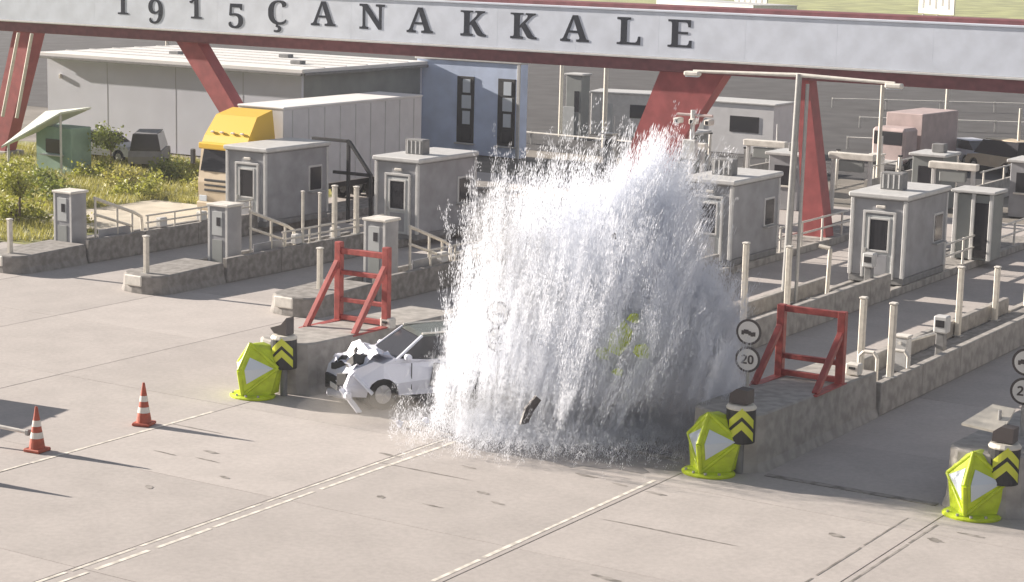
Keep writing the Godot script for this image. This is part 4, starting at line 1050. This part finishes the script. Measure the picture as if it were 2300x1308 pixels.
# ---------------------------------------------------------------- wrecked car
func build_car() -> void:
	var t := thing("crashed_car", "wrecked white car with crumpled front between the left cushion and the plume", "car", Vector3(-9.55, 0.0, -2.1), -2.164)
	t.scale = Vector3(1.12, 1.24, 1.08)
	var crumple := FastNoiseLite.new(); crumple.seed = 5; crumple.frequency = 1.3
	var hw := func(x: float, y: float) -> float:
		var v: float = 0.90 - 0.10 * clampf((y - 0.78) / 0.3, 0, 1) - 0.05 * clampf((0.45 - y) / 0.3, 0, 1)
		v -= 0.16 * pow(clampf((absf(x) - 1.2) / 0.95, 0, 1), 2.0)
		return v + 0.05 * crumple.get_noise_2d(x * 2.0, y * 2.0) * clampf(x, 0, 1)
	var st := mb()
	var top := [Vector2(2.10, 0.30), Vector2(2.16, 0.52), Vector2(2.08, 0.74), Vector2(1.92, 0.88), Vector2(1.5, 1.02), Vector2(1.28, 0.96), Vector2(1.02, 1.06), Vector2(0.2, 1.0), Vector2(-0.8, 1.01), Vector2(-1.9, 1.04), Vector2(-2.12, 0.9), Vector2(-2.16, 0.55), Vector2(-2.08, 0.28)]
	var ra := arch(-1.32, 0.39, 0.28); ra.reverse()
	var fa := arch(1.30, 0.39, 0.28); fa.reverse()
	hull(st, PackedVector2Array(top + ra + fa), hw)
	part("body", st, M.car_white, t)
	st = mb()
	hull(st, PackedVector2Array([Vector2(1.0, 1.02), Vector2(0.28, 1.47), Vector2(-1.25, 1.50), Vector2(-2.0, 1.03)]), func(_x: float, y: float) -> float: return 0.80 - 0.17 * clampf((y - 1.0) / 0.5, 0, 1))
	part("windows", st, M.glass, t)
	st = mb()
	hull(st, PackedVector2Array([Vector2(0.34, 1.455), Vector2(0.2, 1.50), Vector2(-0.5, 1.535), Vector2(-1.3, 1.52), Vector2(-1.36, 1.47)]), func(_x: float, _y: float) -> float: return 0.645)
	part("roof", st, M.car_roof, t)
	for s in [-1.0, 1.0]:
		for q in [[Vector3(1.0, 1.0, s * 0.80), Vector3(0.28, 1.48, s * 0.645)], [Vector3(-0.45, 1.0, s * 0.81), Vector3(-0.5, 1.5, s * 0.645)], [Vector3(-2.0, 1.02, s * 0.79), Vector3(-1.28, 1.5, s * 0.645)]]:
			st = mb(); bar(st, q[0], q[1], 0.07, 0.05, 0.01)
			part("pillar", st, M.car_white, t)
		tb(t, "roof_rail", Vector3(0.28, 1.52, s * 0.64), Vector3(-1.3, 1.545, s * 0.64), 0.022, M.white_paint)
		wheel(t, Vector3(1.30, 0.33, s * 0.76), 0.33, 0.22)
		wheel(t, Vector3(-1.32, 0.33, s * 0.76), 0.33, 0.22)
		st = mb()
		tube(st, Vector3(1.30, 0.33, s * 0.3), Vector3(1.30, 0.33, s * 0.64), 0.40, 0.40, 16)
		part("wheel_well", st, M.dark, t)
		st = mb()
		hull(st, PackedVector2Array([Vector2(2.06, 0.64), Vector2(1.98, 0.82), Vector2(1.52, 0.90), Vector2(1.66, 0.74)]), func(x: float, _y: float) -> float: return 0.10)
		var hl := part("headlight", st, M.sign_rim, t)
		hl.position = Vector3(-0.02, 0, s * 0.70); hl.rotation.y = s * 0.32
		bx(t, "door_mirror", Vector3(0.72, 1.08, s * 0.92), Vector3(0.16, 0.14, 0.2), M.car_white, 0.04)
		bx(t, "door_seam", Vector3(0.62, 0.68, s * 0.896), Vector3(0.015, 0.56, 0.02), M.dark, 0.0)
		bx(t, "door_seam", Vector3(-0.42, 0.68, s * 0.902), Vector3(0.015, 0.6, 0.02), M.dark, 0.0)
		bx(t, "door_handle", Vector3(-0.24, 0.84, s * 0.885), Vector3(0.18, 0.03, 0.05), M.steel, 0.01)
	st = mb(); box(st, Vector3(2.13, 0.50, 0.1), Vector3(0.08, 0.20, 1.0), 0.02, Basis(Vector3(0, 1, 0), 0.12))
	part("grille", st, M.dark, t)
	st = mb(); box(st, Vector3(2.12, 0.26, -0.15), Vector3(0.16, 0.16, 1.5), 0.04, Basis(Vector3(1, 0, 0), 0.12))
	part("bumper", st, M.car_white, t)
	for q in [[2.12, 0.62, -0.45, 0.34, 0.26], [2.0, 0.80, 0.15, 0.5, 0.14], [2.1, 0.36, 0.5, 0.3, 0.16]]:
		st = mb(); box(st, Vector3(q[0], q[1], q[2]), Vector3(0.14, q[4], q[3]), 0.02, Basis(Vector3(0.3, 0.8, 0.2).normalized(), 0.5))
		part("torn_gap", st, M.dark, t)
	st = mb(); bar(st, Vector3(2.2, 0.45, -0.55), Vector3(1.95, 0.04, -1.1), 0.16, 0.04, 0.01)
	part("hanging_bumper", st, M.car_white, t)
	st = mb(); bar(st, Vector3(1.98, 0.78, -0.80), Vector3(1.60, 0.38, -1.0), 0.24, 0.03, 0.01)
	part("bent_wing", st, M.car_white, t)
	st = mb()
	for q in [[1.75, 0.92, -0.35, 0.5], [1.5, 0.98, 0.2, 0.42], [1.85, 0.80, 0.35, 0.36]]: box(st, Vector3(q[0], q[1], q[2]), Vector3(q[3], 0.26, q[3] * 0.8), 0.04, Basis(Vector3(0.2, 0.9, 0.3).normalized(), q[0]))
	part("engine", st, M.dark, t)
	for q in [[-0.1, 0.66, 0.5, 0.5, 0.2], [-0.95, 0.72, 0.6, 0.55, -0.3], [-1.5, 0.9, 0.5, 0.5, 0.5]]:
		st = mb(); box(st, Vector3(q[0], q[1], -0.93), Vector3(q[2], q[3], 0.05), 0.015, Basis(Vector3(0, 0, 1), q[4]) * Basis(Vector3(0, 1, 0), q[4] * 0.4))
		part("shadow_panel", st, M.grey, t)  # grey plates stand in for the shadow and dark underside at the rear
	bx(t, "number_plate", Vector3(2.19, 0.40, 0.05), Vector3(0.02, 0.11, 0.5), M.sign_white, 0.004)
	# crumpled bonnet
	st = mb()
	var nx := 8
	var nz := 8
	var pt := func(i: int, j: int) -> Vector3:
		var x := 1.02 + 0.98 * i / nx
		var z := -0.76 + 1.52 * j / nz
		var fold := 0.30 * exp(-pow((x - 1.42) / 0.2, 2.0)) * (1.0 - 0.5 * absf(z))
		return Vector3(x, 1.07 - 0.16 * (x - 1.02) + fold + 0.16 * crumple.get_noise_2d(x * 3.0, z * 3.0), z * (1.0 - 0.08 * i / nx))
	for i in nx:
		for j in nz:
			quad_out(st, pt.call(i, j), pt.call(i + 1, j), pt.call(i + 1, j + 1), pt.call(i, j + 1), pt.call(i, j) - Vector3(0, 2, 0))
	part("bonnet", st, M.car_white, t)

# ---------------------------------------------------------------- the burst of water and the flying bits
func build_splash() -> void:
	var g := RandomNumberGenerator.new(); g.seed = 77
	var origin := Vector3(-5.5, 0.25, -0.9)
	var u := Vector3(0.846, 0, -0.533)           # the way the spray fans out, across the blow
	var d := Vector3(-0.533, 0, -0.846)
	# how high the sheet of water rises, how dense it is and how far it leans, by distance along the sheet
	var rise := [[-2.45, 1.0], [-2.25, 3.4], [-2.05, 5.4], [-1.7, 6.7], [-1.0, 7.0], [-0.4, 6.8], [0.1, 6.3], [1.0, 6.5], [1.6, 6.5], [2.2, 6.5], [2.45, 5.3], [3.0, 4.6], [3.9, 4.2], [4.6, 3.3], [4.9, 2.0], [5.1, 0.7]]
	var amount := [[-2.45, 0.12], [-1.6, 0.26], [-0.4, 0.42], [0.3, 0.8], [1.0, 1.25], [2.2, 1.2], [2.6, 0.7], [3.2, 0.5], [4.0, 0.42], [5.1, 0.2]]
	var jag := FastNoiseLite.new(); jag.seed = 8; jag.frequency = 0.9; jag.fractal_octaves = 4
	var look := func(tab: Array, a: float) -> float:
		for i in tab.size() - 1:
			if a <= tab[i + 1][0]:
				return lerpf(tab[i][1], tab[i + 1][1], clampf((a - tab[i][0]) / (tab[i + 1][0] - tab[i][0]), 0, 1))
		return tab[-1][1]
	# one clump: a shred of water broken into fine drops drawn out along its flight
	var drop := mb()
	for k in 9:
		var c := Vector3(g.randfn(0, 0.30), g.randf_range(-0.5, 0.5), g.randfn(0, 0.30))
		var r := g.randf_range(0.016, 0.034)
		var l := g.randf_range(0.05, 0.20)
		var ring := []
		for e in 4: ring.append(c + Vector3(cos(e * PI / 2), 0, sin(e * PI / 2)) * r)
		for e in 4:
			tri_out(drop, c + Vector3(0, l, 0), ring[e], ring[(e + 1) % 4], c); tri_out(drop, c - Vector3(0, l, 0), ring[e], ring[(e + 1) % 4], c)
	var mesh := drop.commit()
	var mm := MultiMesh.new()
	mm.transform_format = MultiMesh.TRANSFORM_3D; mm.mesh = mesh
	var xf: Array[Transform3D] = []
	# streamlets: each leaves the broken tank on its own path and shreds on the way
	while xf.size() < 118000:
		var b := g.randf_range(-2.45, 5.1)
		if g.randf() * 1.3 > look.call(amount, b): continue
		var dep := g.randfn(0, 1.0)
		if jag.get_noise_2d(b * 2.6 + 30.0, dep * 1.8) < g.randf_range(-0.55, 0.05): continue
		var top: float = look.call(rise, b) * (0.86 + 0.26 * jag.get_noise_2d(b * 1.3, dep * 0.7) + g.randfn(0, 0.05))
		top *= clampf(1.10 - 0.13 * absf(dep), 0.3, 1.1)
		var lean := 0.11 + 0.035 * (b + 2.5) + g.randfn(0, 0.04)
		if b > 2.4: lean = 0.10 + g.randfn(0, 0.06)
		if b < 2.4 and g.randf() < 0.40: top *= g.randf_range(0.35, 0.8)
		var n := 10 + int(g.randf() * 26.0)
		var start := g.randf() * 0.4
		var core := exp(-pow((b - 1.2) / 1.2, 2.0))
		var thick := g.randf_range(0.7, 1.35) * (1.0 + 0.25 * core)
		var bow := g.randfn(0, 0.05)
		for i in n:
			var f := start + (1.0 - start) * pow(g.randf(), 0.75)
			if f > 0.8 and g.randf() < (f - 0.8) * 2.6 * (1.0 - 0.6 * core): continue
			var h := top * f
			var base := origin + u * (b * (0.90 + 0.10 * f)) + d * dep * (0.8 + 0.5 * f)
			var p := base + u * (h * lean + bow * h * f) + Vector3(0, h, 0)
			var sp := 0.012 + 0.05 * f * f
			p += u * g.randfn(0, sp) + d * g.randfn(0, sp * 1.5)
			if p.y < 0.05: continue
			var w := (0.07 + 0.10 * f * g.randf()) * thick
			var len := g.randf_range(0.16, 0.50) * thick
			var fly := (Vector3.UP + u * (lean + bow * 2.0 * f) + Vector3(g.randfn(0, 0.06), 0, g.randfn(0, 0.06))).normalized()
			xf.append(Transform3D(frame_of(fly) * Basis(Vector3.UP, g.randf() * TAU) * Basis.from_scale(Vector3(w, len, w)), p))
	# ground spray that runs out towards the near side and under the car
	for i in 24000:
		var q := g.randfn(0.7, 1.8)
		if q < -3.4 or q > 5.2: continue
		var out := absf(g.randfn(0, 0.85)) - 0.3
		var p := origin + u * q - d * (out * 1.3 + 0.35)
		p.y = 0.04 + absf(g.randfn(0, 0.46)) * (1.3 - 0.25 * absf(out)) * (0.6 + 0.5 * absf(jag.get_noise_1d(q * 2.0)))
		if q < -1.8 and g.randf() < 0.5: continue
		var fly := (Vector3.UP + u * g.randfn(0.15, 0.25) - d * 0.35).normalized()
		var w := g.randf_range(0.06, 0.16)
		xf.append(Transform3D(frame_of(fly) * Basis(Vector3.UP, g.randf() * TAU) * Basis.from_scale(Vector3(w, g.randf_range(0.08, 0.30), w)), p))
	var mist := Node3D.new(); mist.name = "spray_mist"; add_child(mist)
	mist.set_meta("kind", "stuff"); tag(mist, "soft white mist hanging in and around the water burst", "mist")
	for k in 44:
		var b := g.randf_range(-1.9, 4.7)
		var f := sqrt(g.randf())
		var h: float = look.call(rise, b) * 0.72 * f
		var lean := 0.11 + 0.035 * (b + 2.5) if b < 2.4 else 0.10
		var r := g.randf_range(0.45, 0.95)
		if k >= 36:                                  # low banks rolling over the road
			h = g.randf_range(0.25, 0.6); r = g.randf_range(0.7, 1.1); b = -1.6 + (k - 36) * 0.85
		var fv := FogVolume.new()
		fv.name = "puff"; fv.shape = RenderingServer.FOG_VOLUME_SHAPE_ELLIPSOID
		fv.size = Vector3(r * 1.5, r * 2.4 if k < 36 else r * 1.2, r * 1.8)
		var fm := FogMaterial.new(); fm.density = g.randf_range(0.14, 0.32) if k < 36 else 0.3
		fm.albedo = Color(0.98, 0.98, 0.985)
		fv.material = fm
		mist.add_child(fv, true)
		var dep := g.randfn(0, 0.5) if k < 36 else -0.9
		fv.transform = Transform3D(Basis(u, Vector3.UP, u.cross(Vector3.UP)) * Basis(Vector3(0, 0, 1), -0.22), origin + u * (b + h * lean) + Vector3(0, h, 0) + d * dep)
	var dust := Node3D.new(); dust.name = "road_dust"; add_child(dust)
	dust.set_meta("kind", "stuff"); tag(dust, "beige dust whirled up under the wrecked car", "dust")
	for q in [[-10.6, 0.25, 0.3, 0.9], [-9.4, 0.3, 0.7, 1.0], [-8.4, 0.35, 0.8, 1.0], [-9.9, 0.15, 1.3, 1.1]]:
		var fv := FogVolume.new()
		fv.name = "puff"; fv.shape = RenderingServer.FOG_VOLUME_SHAPE_ELLIPSOID
		fv.size = Vector3(q[3] * 2.0, q[3] * 0.9, q[3] * 1.3)
		var fm := FogMaterial.new(); fm.density = 0.14; fm.albedo = Color(0.98, 0.955, 0.92)
		fv.material = fm
		dust.add_child(fv, true)
		fv.position = Vector3(q[0], q[1], q[2])
	mm.instance_count = xf.size()
	for i in xf.size(): mm.set_instance_transform(i, xf[i])
	var w := MultiMeshInstance3D.new()
	w.name = "water_splash"; w.multimesh = mm; w.material_override = M.water; add_child(w)
	w.set_meta("kind", "stuff"); tag(w, "towering white burst of water thrown up where the car struck", "water spray")
	# torn pieces of the fourth crash cushion and of the car
	var bits := [[-2.75, 2.70, -0.40, 0.6, "lime", "largest torn lime cushion shell flying inside the plume"], [-3.15, 2.35, -0.25, 0.40, "lime", "lime shred left of the torn cushion shell"], [-2.2, 2.5, -0.45, 0.42, "lime", "lime shred right of the torn cushion shell"], [-2.45, 3.25, -0.5, 0.34, "lime", "small lime shred above the torn cushion shell"], [-2.75, 1.95, -0.3, 0.3, "lime", "small lime shred below the torn cushion shell"], [-4.5, 0.95, 0.75, 0.55, "dark", "long dark sliver flying low in front of the plume"], [-3.0, 5.15, -0.4, 0.22, "dark", "small dark scrap high in the plume"], [-3.75, 0.9, 0.9, 0.09, "dark", "tiny dark scrap right of the long sliver"], [-8.2, 0.10, 0.9, 0.28, "white", "white bumper scrap on the ground below the car"], [-7.3, 0.35, 1.0, 0.2, "white", "white scrap in the spray right of the car"]]
	for b in bits:
		var mat: Material = {"lime": M.lime, "dark": M.sign_rim, "white": M.car_white}[b[4]]
		var t := thing("debris", b[5], "debris", Vector3(b[0], b[1], b[2]), g.randf() * 1.5, "pieces thrown up by the crash")
		var st := mb()
		var n := 6
		var s: float = b[3]
		var ring := []
		for i in n:
			var a := TAU * i / n
			var rr := g.randf_range(0.28, 0.6) * s
			ring.append(Vector3(cos(a) * rr * (0.4 if b[4] == "dark" else 0.9), sin(a) * rr * (1.5 if s > 0.5 else 1.0), 0.18 * s * sin(a * 1.5)))
		for i in n:
			var p0: Vector3 = ring[i]
			var p1: Vector3 = ring[(i + 1) % n]
			var off := Vector3(0, 0, 0.03)
			tri_out(st, off, p0 + off, p1 + off, Vector3(0, 0, -5)); tri_out(st, -off, p0 - off, p1 - off, Vector3(0, 0, 5))
			quad_out(st, p0 + off, p1 + off, p1 - off, p0 - off, Vector3.ZERO)
		part("shard", st, mat, t).rotation = Vector3(0.2, 0, -0.45 if s > 0.5 else 0.3)
